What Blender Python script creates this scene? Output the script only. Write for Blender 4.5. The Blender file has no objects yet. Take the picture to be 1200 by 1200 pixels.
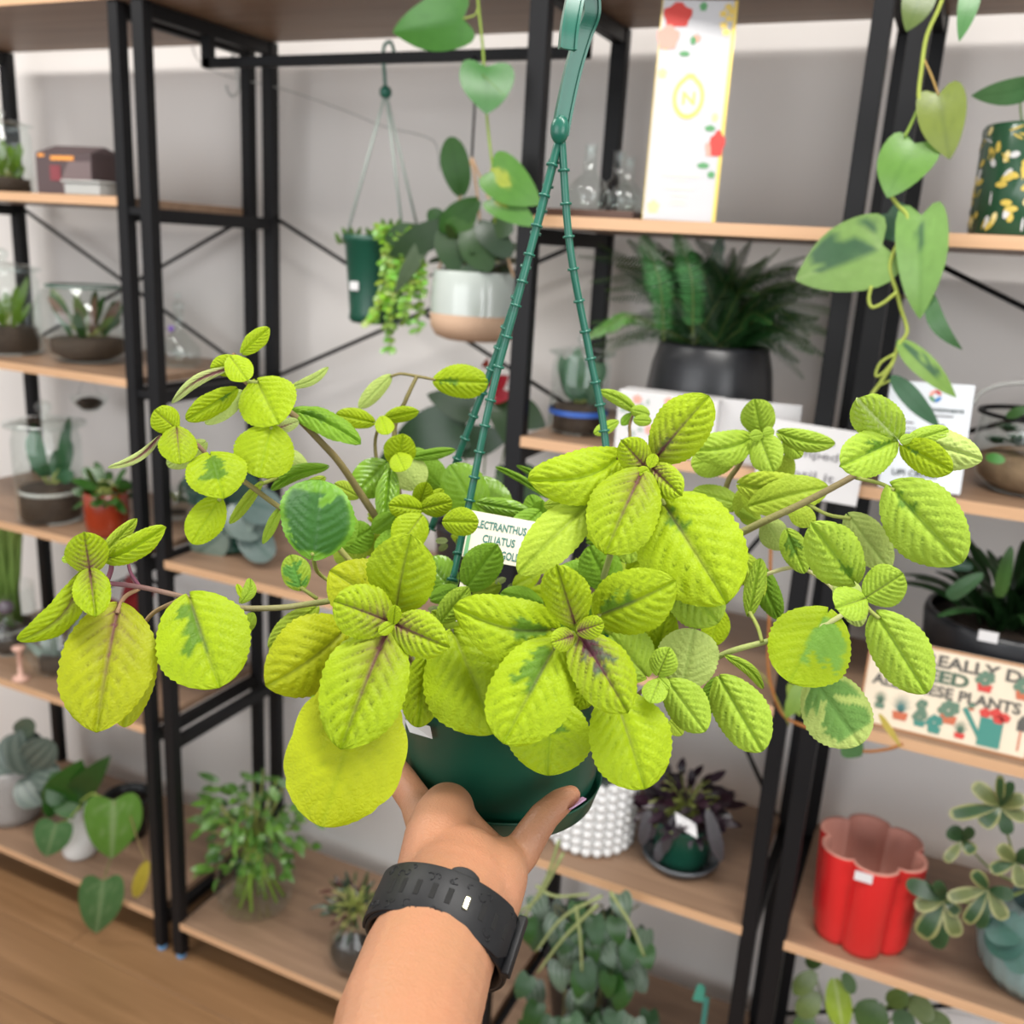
import bpy, bmesh, math, random
import numpy as np
from mathutils import Vector, Matrix
S = bpy.context.scene
C = S.collection
# ------------------------------------------------------------------ camera
F = 1115.0
YAW, PIT, ROL = 0.4204, 0.2702, 0.0593
CAM = Vector((2.383, -1.2754, 1.5))
_f = Vector((-math.sin(YAW), math.cos(YAW), 0)); _r = Vector((math.cos(YAW), math.sin(YAW), 0)); _u = Vector((0, 0, 1))
FW = _f*math.cos(PIT) - _u*math.sin(PIT); _u2 = _u*math.cos(PIT) + _f*math.sin(PIT)
RT = _r*math.cos(ROL) + _u2*math.sin(ROL); UP = -_r*math.sin(ROL) + _u2*math.cos(ROL)
cd = bpy.data.cameras.new('camera'); cam = bpy.data.objects.new('camera', cd); C.objects.link(cam)
m = Matrix((RT, UP, -FW)).transposed().to_4x4(); m.translation = CAM; cam.matrix_world = m
cd.sensor_width = 36; cd.lens = 36*F/1200; cd.clip_start = 0.02
cd.dof.use_dof = True; cd.dof.focus_distance = 0.50; cd.dof.aperture_fstop = 8.6
S.camera = cam
# ------------------------------------------------------------------ light
S.view_settings.view_transform = 'Standard'; S.view_settings.look = 'None'
S.view_settings.exposure = 0.0; S.view_settings.gamma = 1; S.view_settings.use_curve_mapping = False
try:
    S.cycles.use_denoising = True; S.cycles.max_bounces = 7; S.cycles.transparent_max_bounces = 16
    S.cycles.caustics_reflective = False; S.cycles.caustics_refractive = False
    S.cycles.sample_clamp_indirect = 4
except Exception: pass
W = bpy.data.worlds.new('world'); S.world = W; W.use_nodes = True
W.node_tree.nodes['Background'].inputs[0].default_value = (0.95, 0.98, 1.0, 1); W.node_tree.nodes['Background'].inputs[1].default_value = 1.0
def area(name, loc, rot, sx, sy, power, col=(1, 1, 1)):
    l = bpy.data.lights.new(name, 'AREA'); l.shape = 'RECTANGLE'; l.size = sx; l.size_y = sy; l.energy = power; l.color = col
    o = bpy.data.objects.new(name, l); C.objects.link(o); o.location = loc; o.rotation_euler = rot; return o
area('ceiling_lamp', (.4, -.75, 2.66), (0, 0, 0), 1.8, .3, 38, (1, .97, .93))
area('ceiling_lamp', (2.7, -.95, 2.66), (0, 0, 0), 1.4, .3, 38, (1, .97, .93))
area('window_daylight', (.6, -3.9, 1.7), (math.radians(90), 0, 0), 3.0, 1.8, 52, (.97, .98, 1.0))
area('window_daylight', (5.0, -2.6, 1.7), (math.radians(90), 0, math.radians(60)), 2.0, 1.8, 54, (.97, .98, 1.0))
# ------------------------------------------------------------------ pixel helpers (1200 frame)
def P(x, y, d):                                   # point at depth d on the ray through a pixel
    return CAM + d*(FW + RT*((x-600)/F) - UP*((y-600)/F))
def ray(x, y): return FW + RT*((x-600)/F) - UP*((y-600)/F)
def atY(x, y, Y):
    r = ray(x, y); return CAM + r*((Y-CAM.y)/r.y)
def atZ(x, y, Z):
    r = ray(x, y); return CAM + r*((Z-CAM.z)/r.z)
def atX(x, y, X):
    r = ray(x, y); return CAM + r*((X-CAM.x)/r.x)
def dep(p): return (Vector(p)-CAM).dot(FW)
def mpp(p): return dep(p)/F                        # metres per pixel there
# ------------------------------------------------------------------ materials
MATS = {}
def mat(name, col, rough=.5, metal=0, bump=0, bscale=60, var=0, vscale=8, spec=.5, sss=0, coat=0):
    if name in MATS: return MATS[name]
    m = bpy.data.materials.new(name); m.use_nodes = True; nt = m.node_tree; b = nt.nodes['Principled BSDF']
    b.inputs['Base Color'].default_value = (*col, 1); b.inputs['Roughness'].default_value = rough; b.inputs['Metallic'].default_value = metal
    b.inputs['Specular IOR Level'].default_value = spec
    if coat: b.inputs['Coat Weight'].default_value = coat; b.inputs['Coat Roughness'].default_value = .08
    if sss:
        b.inputs['Subsurface Weight'].default_value = sss; b.inputs['Subsurface Radius'].default_value = (.008, .003, .0015); b.inputs['Subsurface Scale'].default_value = 1.0
    tc = nt.nodes.new('ShaderNodeTexCoord')
    n = nt.nodes.new('ShaderNodeTexNoise'); n.inputs['Scale'].default_value = vscale; n.inputs['Detail'].default_value = 5; nt.links.new(tc.outputs['Object'], n.inputs['Vector'])
    mx = nt.nodes.new('ShaderNodeMix'); mx.data_type = 'RGBA'
    v = var if var else .04
    mx.inputs[6].default_value = (*[c*(1-v) for c in col], 1); mx.inputs[7].default_value = (*[min(1, c*(1+v)) for c in col], 1)
    nt.links.new(n.outputs['Fac'], mx.inputs[0]); nt.links.new(mx.outputs[2], b.inputs['Base Color'])
    if bump:
        n2 = nt.nodes.new('ShaderNodeTexNoise'); n2.inputs['Scale'].default_value = bscale; n2.inputs['Detail'].default_value = 4; nt.links.new(tc.outputs['Object'], n2.inputs['Vector'])
        bp = nt.nodes.new('ShaderNodeBump'); bp.inputs['Strength'].default_value = bump; bp.inputs['Distance'].default_value = .002
        nt.links.new(n2.outputs['Fac'], bp.inputs['Height']); nt.links.new(bp.outputs[0], b.inputs['Normal'])
    MATS[name] = m; return m
def leafmat(name, trans=.3, rough=.42, bs=900, bst=.25, spec=.4):
    m = bpy.data.materials.new(name); m.use_nodes = True; nt = m.node_tree; b = nt.nodes['Principled BSDF']; out = nt.nodes['Material Output']
    a = nt.nodes.new('ShaderNodeAttribute'); a.attribute_name = 'Col'
    tc = nt.nodes.new('ShaderNodeTexCoord'); n = nt.nodes.new('ShaderNodeTexNoise'); n.inputs['Scale'].default_value = 90; n.inputs['Detail'].default_value = 6
    nt.links.new(tc.outputs['Object'], n.inputs['Vector'])
    hs = nt.nodes.new('ShaderNodeHueSaturation'); mr = nt.nodes.new('ShaderNodeMapRange'); mr.inputs[3].default_value = .86; mr.inputs[4].default_value = 1.14
    nt.links.new(n.outputs['Fac'], mr.inputs[0]); nt.links.new(mr.outputs[0], hs.inputs['Value']); nt.links.new(a.outputs['Color'], hs.inputs['Color'])
    nt.links.new(hs.outputs[0], b.inputs['Base Color']); b.inputs['Roughness'].default_value = rough; b.inputs['Specular IOR Level'].default_value = spec
    vo = nt.nodes.new('ShaderNodeTexVoronoi'); vo.feature = 'DISTANCE_TO_EDGE'; vo.inputs['Scale'].default_value = bs; nt.links.new(tc.outputs['Object'], vo.inputs['Vector'])
    bp = nt.nodes.new('ShaderNodeBump'); bp.inputs['Strength'].default_value = bst; bp.inputs['Distance'].default_value = .0016
    nt.links.new(vo.outputs['Distance'], bp.inputs['Height']); nt.links.new(bp.outputs[0], b.inputs['Normal'])
    tr = nt.nodes.new('ShaderNodeBsdfTranslucent'); nt.links.new(hs.outputs[0], tr.inputs['Color'])
    mx = nt.nodes.new('ShaderNodeMixShader'); mx.inputs[0].default_value = trans
    nt.links.new(b.outputs[0], mx.inputs[1]); nt.links.new(tr.outputs[0], mx.inputs[2]); nt.links.new(mx.outputs[0], out.inputs['Surface'])
    return m
LEAF = leafmat('fuzzy_leaf', .22, .5, 420, .30, .2)
GLOSSY = leafmat('smooth_leaf', .18, .3, 300, .1, .5)
def woodmat(name, c1, c2, rough=.5, scale=1.0, along='x'):
    m = bpy.data.materials.new(name); m.use_nodes = True; nt = m.node_tree; b = nt.nodes['Principled BSDF']
    tc = nt.nodes.new('ShaderNodeTexCoord'); mp = nt.nodes.new('ShaderNodeMapping')
    mp.inputs['Scale'].default_value = (1.3*scale, 26*scale, 26*scale) if along == 'x' else (26*scale, 1.3*scale, 26*scale)
    nt.links.new(tc.outputs['Object'], mp.inputs['Vector'])
    n = nt.nodes.new('ShaderNodeTexNoise'); n.inputs['Scale'].default_value = 1.6; n.inputs['Detail'].default_value = 8; n.inputs['Distortion'].default_value = .7; nt.links.new(mp.outputs[0], n.inputs['Vector'])
    cr = nt.nodes.new('ShaderNodeValToRGB'); cr.color_ramp.elements[0].color = (*c1, 1); cr.color_ramp.elements[0].position = .32; cr.color_ramp.elements[1].color = (*c2, 1); cr.color_ramp.elements[1].position = .68
    nt.links.new(n.outputs['Fac'], cr.inputs[0]); nt.links.new(cr.outputs[0], b.inputs['Base Color']); b.inputs['Roughness'].default_value = rough
    bp = nt.nodes.new('ShaderNodeBump'); bp.inputs['Strength'].default_value = .12; bp.inputs['Distance'].default_value = .001; nt.links.new(n.outputs['Fac'], bp.inputs['Height']); nt.links.new(bp.outputs[0], b.inputs['Normal'])
    return m
SHELF = woodmat('light_oak_laminate', (.22, .135, .085), (.30, .19, .12), .45)
EDGE = woodmat('oak_edge_band', (.52, .31, .17), (.62, .38, .22), .5)
FLOORW = woodmat('brown_floor_laminate', (.20, .105, .045), (.29, .16, .075), .42, .8)
def glass(name, tint=(1, 1, 1), fac=1.0):
    m = bpy.data.materials.new(name); m.use_nodes = True; nt = m.node_tree; nt.nodes.remove(nt.nodes['Principled BSDF']); out = nt.nodes['Material Output']
    t = nt.nodes.new('ShaderNodeBsdfTransparent'); t.inputs[0].default_value = (*tint, 1)
    g = nt.nodes.new('ShaderNodeBsdfGlossy'); g.inputs['Roughness'].default_value = .03; g.inputs[0].default_value = (.95, .97, .97, 1)
    fr = nt.nodes.new('ShaderNodeLayerWeight'); fr.inputs[0].default_value = .5; pw_ = nt.nodes.new('ShaderNodeMath'); pw_.operation = 'POWER'; pw_.inputs[1].default_value = 3.5; nt.links.new(fr.outputs['Facing'], pw_.inputs[0])
    mu = nt.nodes.new('ShaderNodeMapRange'); mu.inputs[3].default_value = .05; mu.inputs[4].default_value = .75; nt.links.new(pw_.outputs[0], mu.inputs[0])
    mx = nt.nodes.new('ShaderNodeMixShader'); nt.links.new(mu.outputs[0], mx.inputs[0]); nt.links.new(t.outputs[0], mx.inputs[1]); nt.links.new(g.outputs[0], mx.inputs[2]); nt.links.new(mx.outputs[0], out.inputs['Surface'])
    return m
GLASS = glass('clear_glass', (.93, .96, .95)); BLUEGLASS = glass('bluish_ribbed_glass', (.62, .78, .8)); REDGLASS = glass('red_glass', (.85, .22, .1))
BLACK = mat('black_powder_coated_steel', (.006, .006, .007), .5, spec=.25)
DKGREEN = mat('dark_green_plastic', (.006, .064, .038), .32, var=.15)
HANGER = mat('green_hanger_plastic', (.012, .12, .08), .28)
PAPER = mat('white_card', (.64, .63, .63), .55)
INK = mat('dark_ink', (.03, .05, .05), .6); GREENINK = mat('dark_green_ink', (.02, .14, .12), .6)
SOIL = mat('dark_soil', (.035, .022, .014), .9, bump=1, bscale=120, var=.5, vscale=60)
MOSS = mat('pale_moss', (.2, .22, .09), .9, bump=1, bscale=300, var=.5, vscale=120)
GOLD = mat('gold_foil', (.95, .72, .2), .28, metal=.55); WHITE = mat('white_glaze', (.7, .7, .69), .3, coat=.3)
RED = mat('red_glaze', (.62, .018, .02), .35, coat=.2); TERRA = mat('pink_clay', (.5, .22, .17), .7)
GREYPOT = mat('grey_speckled_ceramic', (.34, .33, .32), .6, bump=.3, var=.15, vscale=90); BLACKPOT = mat('black_ceramic', (.018, .019, .022), .32)
SKIN = mat('light_tan_skin', (.52, .275, .165), .43, bump=.25, bscale=700, var=.1, vscale=28, sss=.12)
for n_ in SKIN.node_tree.nodes:
    if n_.type == 'MIX': n_.inputs[6].default_value = (.36, .195, .105, 1); n_.inputs[7].default_value = (.47, .20, .115, 1)
NAIL = mat('lilac_nail', (.55, .35, .55), .2); RUBBER = mat('black_silicone', (.006, .0065, .008), .5, bump=.1, spec=.35)
REDINK = mat('red_print', (.55, .05, .04), .6); PINKINK = mat('pink_print', (.85, .35, .28), .6); LEAFINK = mat('leaf_green_print', (.1, .3, .12), .6); TEALINK = mat('teal_print', (.05, .22, .18), .6)
CREAMP = mat('cream_sign_board', (.7, .6, .46), .6, var=.12, vscale=14); TERRAINK = mat('terracotta_print', (.5, .13, .06), .6); YELINK = mat('yellow_print', (.8, .66, .3), .6); PALEINK = mat('pale_gold_print', (.66, .64, .56), .6)
DARKPLUM = mat('dark_plum_paper', (.075, .05, .052), .6, var=.2); CLEARP = mat('frosted_plastic', (.40, .40, .38), .25); TRAY = mat('walnut_tray', (.09, .045, .03), .5); STRAW = mat('natural_rope', (.5, .33, .2), .8)
# ------------------------------------------------------------------ mesh helpers
def link(name, me, m, parent=None, smooth=True):
    o = bpy.data.objects.new(name, me); C.objects.link(o)
    if m is not None:
        if isinstance(m, (list, tuple)):
            for q in m: me.materials.append(q)
        else: me.materials.append(m)
    if smooth and len(me.polygons): me.polygons.foreach_set('use_smooth', [True]*len(me.polygons))
    if parent is not None:
        o.parent = parent; o.matrix_parent_inverse = parent_inv(parent)
    return o
def parent_inv(p):
    mm = Matrix.Identity(4); q = p
    while q is not None: mm = Matrix.Translation(q.location) @ mm; q = q.parent
    return mm.inverted() if p.parent is None else Matrix.Identity(4)
def thing(name, label, cat, loc, group=None):
    o = bpy.data.objects.new(name, None); C.objects.link(o); o.location = loc; o.empty_display_size = .02
    o['label'] = label; o['category'] = cat
    if group: o['group'] = group
    return o
def tag(o, label, cat, group=None):
    o['label'] = label; o['category'] = cat
    if group: o['group'] = group
    return o
def pydata(verts, faces, cols=None, name='m'):
    me = bpy.data.meshes.new(name); me.from_pydata([tuple(v) for v in verts], [], faces)
    if cols is not None:
        a = me.color_attributes.new('Col', 'FLOAT_COLOR', 'POINT')
        c = np.ones((len(verts), 4), np.float32); c[:, :3] = np.asarray(cols)[:, :3]; a.data.foreach_set('color', c.ravel())
    return me
class MB:
    def __init__(s): s.v = []; s.f = []; s.c = []; s.mi = []
    def add(s, v, f, col=(1, 1, 1), mi=0):
        o = len(s.v); s.v += [tuple(q) for q in v]; s.f += [tuple(i+o for i in q) for q in f]; s.c += [col]*len(v); s.mi += [mi]*len(f); return s
    def box(s, a, b, **k):
        x0, y0, z0 = [min(p, q) for p, q in zip(a, b)]; x1, y1, z1 = [max(p, q) for p, q in zip(a, b)]
        return s.add([(x0, y0, z0), (x1, y0, z0), (x1, y1, z0), (x0, y1, z0), (x0, y0, z1), (x1, y0, z1), (x1, y1, z1), (x0, y1, z1)],
                     [(0, 3, 2, 1), (4, 5, 6, 7), (0, 1, 5, 4), (1, 2, 6, 5), (2, 3, 7, 6), (3, 0, 4, 7)], **k)
    def obox(s, o, X, Y, Z, **k):               # oriented box: corner o, edge vectors
        o = Vector(o); v = [o, o+X, o+X+Y, o+Y, o+Z, o+X+Z, o+X+Y+Z, o+Y+Z]
        return s.add(v, [(0, 3, 2, 1), (4, 5, 6, 7), (0, 1, 5, 4), (1, 2, 6, 5), (2, 3, 7, 6), (3, 0, 4, 7)], **k)
    def tube(s, pts, rad, n=8, cols=None, cap=True, sx=None, **k):
        pts = [Vector(p) for p in pts]; N = len(pts)
        if not hasattr(rad, '__len__'): rad = [rad]*N
        base = len(s.v); t0 = (pts[1]-pts[0]).normalized(); a = t0.orthogonal().normalized() if sx is None else sx
        for i, p in enumerate(pts):
            t = (pts[min(i+1, N-1)]-pts[max(i-1, 0)]).normalized(); a = (a-t*a.dot(t)).normalized(); b = t.cross(a)
            for j in range(n):
                th = 2*math.pi*j/n; s.v.append(tuple(p+(a*math.cos(th)+b*math.sin(th))*rad[i])); s.c.append(cols[i] if cols else (1, 1, 1))
        for i in range(N-1):
            for j in range(n):
                q = base+i*n; s.f.append((q+j, q+(j+1) % n, q+n+(j+1) % n, q+n+j)); s.mi.append(k.get('mi', 0))
        if cap:
            s.f.append(tuple(base+j for j in reversed(range(n)))); s.f.append(tuple(base+(N-1)*n+j for j in range(n))); s.mi += [k.get('mi', 0)]*2
        return s
    def lathe(s, prof, ctr=(0, 0, 0), n=28, fn=None, **k):
        base = len(s.v); cx, cy, cz = ctr
        for (r, z) in prof:
            for j in range(n):
                th = 2*math.pi*j/n; rr = r*(fn(th) if fn else 1); s.v.append((cx+rr*math.cos(th), cy+rr*math.sin(th), cz+z)); s.c.append((1, 1, 1))
        for i in range(len(prof)-1):
            for j in range(n):
                q = base+i*n; s.f.append((q+j, q+(j+1) % n, q+n+(j+1) % n, q+n+j)); s.mi.append(k.get('mi', 0))
        return s
    def ball(s, c, r, n=8, m_=6, sc=(1, 1, 1), **k):
        base = len(s.v); col = k.get('col', (1, 1, 1))
        for i in range(m_+1):
            ph = math.pi*i/m_
            for j in range(n):
                th = 2*math.pi*j/n; s.v.append((c[0]+r*sc[0]*math.sin(ph)*math.cos(th), c[1]+r*sc[1]*math.sin(ph)*math.sin(th), c[2]+r*sc[2]*math.cos(ph))); s.c.append(col)
        for i in range(m_):
            for j in range(n):
                q = base+i*n; s.f.append((q+j, q+n+j, q+n+(j+1) % n, q+(j+1) % n)); s.mi.append(k.get('mi', 0))
        return s
    def build(s, name, m, parent=None, smooth=True, bevel=0):
        me = pydata(s.v, s.f, s.c); o = link(name, me, m, parent, smooth)
        if any(s.mi): me.polygons.foreach_set('material_index', s.mi)
        if bevel:
            b = o.modifiers.new('bevel', 'BEVEL'); b.width = bevel; b.segments = 2; b.limit_method = 'ANGLE'
        return o
def spline(pts, n=8):
    pts = [Vector(p) for p in pts]; out = []; Q = [pts[0]*2-pts[1]]+pts+[pts[-1]*2-pts[-2]]
    for i in range(1, len(Q)-2):
        a, b, c, d = Q[i-1:i+3]
        for k in range(n):
            t = k/n; out.append(.5*((2*b)+(c-a)*t+(2*a-5*b+4*c-d)*t*t+(3*b-a-3*c+d)*t**3))
    out.append(pts[-1]); return out
def text(s, o, X, U, h, m, parent, name='lettering', fit=None, bold=0.0, depth=.0003):
    """lettering s, left end of baseline at o, running along X, up U, cap height h; fit = total width"""
    cu = bpy.data.curves.new('t', 'FONT'); cu.body = s; cu.size = 1; cu.extrude = 0.01; cu.offset = bold; cu.resolution_u = 3
    ob = bpy.data.objects.new('t', cu); C.objects.link(ob); dg = bpy.context.evaluated_depsgraph_get()
    me = bpy.data.meshes.new_from_object(ob.evaluated_get(dg)); bpy.data.objects.remove(ob); 
    co = np.zeros(len(me.vertices)*3, np.float32); me.vertices.foreach_get('co', co); co = co.reshape(-1, 3)
    if len(co) == 0: return None
    co[:, 0] -= co[:, 0].min(); w = co[:, 0].max(); hh = .69
    sx = (fit/w) if fit else h/hh; sy = h/hh; X = Vector(X).normalized(); U = Vector(U).normalized(); N = X.cross(U)
    out = np.array(o)[None, :]+co[:, :1]*sx*np.array(X)+co[:, 1:2]*sy*np.array(U)+(co[:, 2:3]*depth*50)*np.array(N)
    me.vertices.foreach_set('co', out.astype(np.float32).ravel()); me.materials.clear()
    return link(name, me, m, parent, False)
# ------------------------------------------------------------------ leaves
PUR = np.array((.16, .035, .075))
CS = {'y': (.31, .43, .008), 'Y': (.345, .395, .008), 'l': (.31, .455, .04), 'p': (.42, .53, .14), 'g': (.19, .36, .025), 'G': (.08, .24, .03), 'o': (.34, .46, .035),
      'u': (.42, .52, .17)}
DK = np.array((.095, .21, .018))
def leafgeo(B, T, w, n=None, side=None, nu=12, nv=8, shape='ovate', col=(.3, .5, .1), p=0, d=0, vein=.0, quilt=0., teeth=0, roll=0, curve=0, arch=0, fold=0, droop=0, rim=None, vcol=None, seed=0, darkcol=None, stripe=0, dside=0):
    B = np.array(B, float); T = np.array(T, float); ax = T-B; L = np.linalg.norm(ax); ax /= L
    view = np.array((B+T)/2-np.array(CAM)); view /= np.linalg.norm(view)
    nn = -view if n is None else np.array(n, float)
    sd = np.cross(ax, nn); sd /= np.linalg.norm(sd)+1e-9; nn = np.cross(sd, ax)
    c, s = math.cos(roll), math.sin(roll); sd, nn = sd*c+nn*s, nn*c-sd*s
    t = np.linspace(0, 1, nu+1); v = np.linspace(-1, 1, nv+1)
    if shape == 'ovate': a, b = .60, .54+.14*((seed*37) % 10)/10
    elif shape == 'round': a, b = .5, .48
    elif shape == 'heart': a, b = .36, .88
    elif shape == 'strap': a, b = .28, .5
    elif shape == 'lance': a, b = .6, .9
    elif shape == 'obo': a, b = .9, .42
    tm = a/(a+b); tt = np.clip(t, 0, 1); tt = .5-.5*np.cos(np.pi*tt)*(1) if nu > 8 else tt
    h = (tt**a)*((1-tt)**b)/(tm**a*(1-tm)**b)
    Tg, Vg = np.meshgrid(tt, v, indexing='ij'); H = np.repeat(h[:, None], nv+1, 1); A = np.abs(Vg)
    rng = np.random.RandomState(seed*7+3)
    tl = Tg*L
    if shape == 'heart': tl = (Tg-.24*A**1.5*(1-Tg)**3*1.15*np.clip(H, 0, 1)-.0)*L
    if shape in ('ovate', 'round'): tl = tl - (.06*A*A*(1-Tg)**2)*L*(Tg > 0)
    wob = 1+.035*np.sin(Tg*7+rng.rand()*6)*np.sign(Vg)
    edge = np.clip((A-.72)/.28, 0, 1)
    tooth = 0
    if teeth:
        ph = Tg*teeth; tooth = (np.abs(np.sin(np.pi*ph))-.5)*.055*edge
    X = Vg*H*(1+tooth)*(w/2)*wob
    N = 7.6; ph = Tg*N-2.7*A**1.25*(.55+.45*H); vm = 1-np.abs(np.sin(np.pi*ph))          # 1 at veins
    vraw = np.clip((vm-.35)/.65, 0, 1)*(Tg > .03)
    vm = np.clip((vm-.62)/.38, 0, 1)*(1-Tg*.2)*(Tg > .03)*np.clip(1.25-A, 0, 1)
    mid = np.exp(-(Vg*H*w/2/(L*.018))**2)
    Z = np.zeros_like(Tg)
    if quilt:
        Z += quilt*L*(.056*(np.abs(np.sin(np.pi*ph))**.55)*(1-A**4)*np.minimum(H, 1)*np.clip(A*4, 0, 1)-.030*mid)
        ph2 = A*9+ph*.5; ph3 = Tg*20+Vg*3
        Z += quilt*L*.007*np.sin(ph2*3.1+rng.rand()*6)*np.sin(ph3*1.9)*(A > .08)
        Z += .018*L*edge*np.sin(Tg*18+Vg*2+rng.rand()*6)*.5
    Z += arch*L*4*Tg*(1-Tg)*1.0 - droop*L*Tg**2 + fold*A*H*w/2
    cx = curve*L*np.sin(np.pi*Tg)
    Pp = B+tl[..., None]*ax+(X+cx)[..., None]*sd+Z[..., None]*nn
    base = np.array(CS[col] if isinstance(col, str) else col, float)
    Cc = np.ones(Tg.shape+(3,))*base
    Cc *= (1+.10*(rng.rand()-.5))
    vc = np.array(vcol) if vcol is not None else base*np.array((.72, .80, .7))
    Cc = Cc*(1-.5*vm[..., None])+vc*.5*vm[..., None]
    Cc = Cc*(1-.6*mid[..., None])+vc*1.05*.6*mid[..., None]
    if d:
        sec = np.floor(ph+.2).astype(int) % 16; r = rng.rand(2, 17); sgn = (Vg > 0).astype(int)
        lim = r[sgn, sec]*d; sidew = np.ones(2)
        if dside: sidew[0 if dside > 0 else 1] = .12
        lim = (lim+.07*np.sin(Tg*70)+.05*np.sin(Tg*31+Vg*9))*sidew[sgn]
        pk = np.clip((np.clip(lim, 0, .86)-A)/.05+.5, 0, 1)*np.clip((Tg-.05)/.04, 0, 1)*np.clip((min(.86, .25+.5*d)-Tg)/.04, 0, 1)*.92
        Cc = Cc*(1-pk[..., None])+(DK if darkcol is None else np.array(darkcol))*pk[..., None]
    if stripe:
        Cc *= (1-.0*Tg[..., None]); st = (.5+.5*np.cos(A*np.pi*stripe))[..., None]; Cc = Cc*(1-.6*st)+np.array((.42, .5, .42))*.6*st
    if rim is not None:
        q = ((A > .62) | (Tg > .9))[..., None]; Cc = np.where(q, np.array(rim), Cc)
    if p:
        pm = np.clip(p*(1.0*mid*(1-Tg**1.5)+1.0*(vraw if p > .8 else vm)*np.exp(-Tg*1.5)*np.exp(-A*.9)*(.3+.7*(p > .5))+.6*np.exp(-(Tg*2.6)**2-(A*1.6)**2)*(p > .5)), 0, .9)[..., None]
        Cc = Cc*(1-pm)+PUR*pm
    vs = Pp.reshape(-1, 3); cs = Cc.reshape(-1, 3); K = nv+1
    fs = [(i*K+j, i*K+j+1, (i+1)*K+j+1, (i+1)*K+j) for i in range(nu) for j in range(nv)]
    return vs, fs, cs
def leaf(parent, B, T, w, m=None, pet=None, petr=.0012, petc=(.35, .4, .1), name='leaf', tone=None, **k):
    vs, fs, cs = leafgeo(B, T, w, **k); cs = cs*((.62 if m is GLOSSY else 1) if tone is None else tone); vs = [tuple(q) for q in vs]; cs = [tuple(q) for q in cs]
    if pet is not None:
        mb = MB(); pts = [Vector(q) for q in pet]+[Vector(B)+(Vector(T)-Vector(B))*.04]
        if len(pts) > 2: pts = spline(pts, 4)
        mb.tube(pts, petr, 6, cols=[petc]*len(pts)); o = len(vs); vs += mb.v; fs = fs+[tuple(i+o for i in f) for f in mb.f]; cs += mb.c
    return link(name, pydata(vs, fs, cs), m or LEAF, parent)
_ls = [0]
def pl(parent, bx, by, tx, ty, wpx, zb=.52, zt=None, pet=None, hi=True, m=None, **k):
    """a leaf read off the photograph: base and tip pixel, apparent width, depths; its true size follows from its distance"""
    zt = zb if zt is None else zt; B = P(bx, by, zb); T = P(tx, ty, zt); _ls[0] += 1
    k.setdefault('seed', _ls[0]); q = random.Random(_ls[0])
    k.setdefault('roll', q.uniform(-.22, .22)); k.setdefault('fold', q.uniform(-.28, .02)); k.setdefault('droop', q.uniform(0, .10)); r = k['roll']
    if 300 < bx < 850 and by > 590 and zb < .56: B = P(bx, by, zb-.022); T = P(tx, ty, zt-.022)
    w = wpx*(zb+zt)/2/F/max(.3, math.cos(r))
    if pet: pet = [P(*q) for q in pet]
    if hi:
        k.setdefault('nu', 44); k.setdefault('nv', 26); k.setdefault('quilt', 1.0); k.setdefault('teeth', 15)
    return leaf(parent, B, T, w, m=m, pet=pet, tone=1, **k)
# ------------------------------------------------------------------ room
Zs = [.0948, .5333, .8989, 1.2315, 1.5466, 1.8696]      # tops of the shelf boards
D = .345; WALLY = .405; TH = .0155
def struct(name, mb, m, smooth=False):
    o = mb.build(name, m, None, smooth); o['kind'] = 'structure'; return o
WALL = mat('painted_wall', (.74, .705, .675), .8, bump=.08, bscale=200, var=.035, vscale=2.5)
struct('wall_back', MB().box((-3, WALLY, 0), (5.5, WALLY+.1, 2.7)), WALL)
struct('wall_left', MB().box((-3.1, -4.2, 0), (-3, WALLY, 2.7)), WALL)
struct('wall_right', MB().box((5.5, -4.2, 0), (5.6, WALLY, 2.7)), WALL)
struct('ceiling', MB().box((-3, -4.2, 2.7), (5.5, WALLY, 2.8)), mat('ceiling_paint', (.8, .8, .79), .9))
fl = struct('floor', MB().box((-3, -4.2, -.03), (5.5, WALLY, -.004)), mat('floor_underlay', (.05, .03, .02), .9))
rng = random.Random(4)
pw = .16
yy = WALLY-.002
for r_ in range(10):
    x = -1.4-rng.random()*.8
    while x < 3.6:
        L = 1.2; mb = MB().box((x+.0008, yy-pw+.0008, -.004), (min(x+L, 3.7)-.0008, yy-.0008, rng.random()*.0004)); mb.build('plank', FLOORW, fl, False, bevel=.0008); x += L
    yy -= pw
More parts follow.
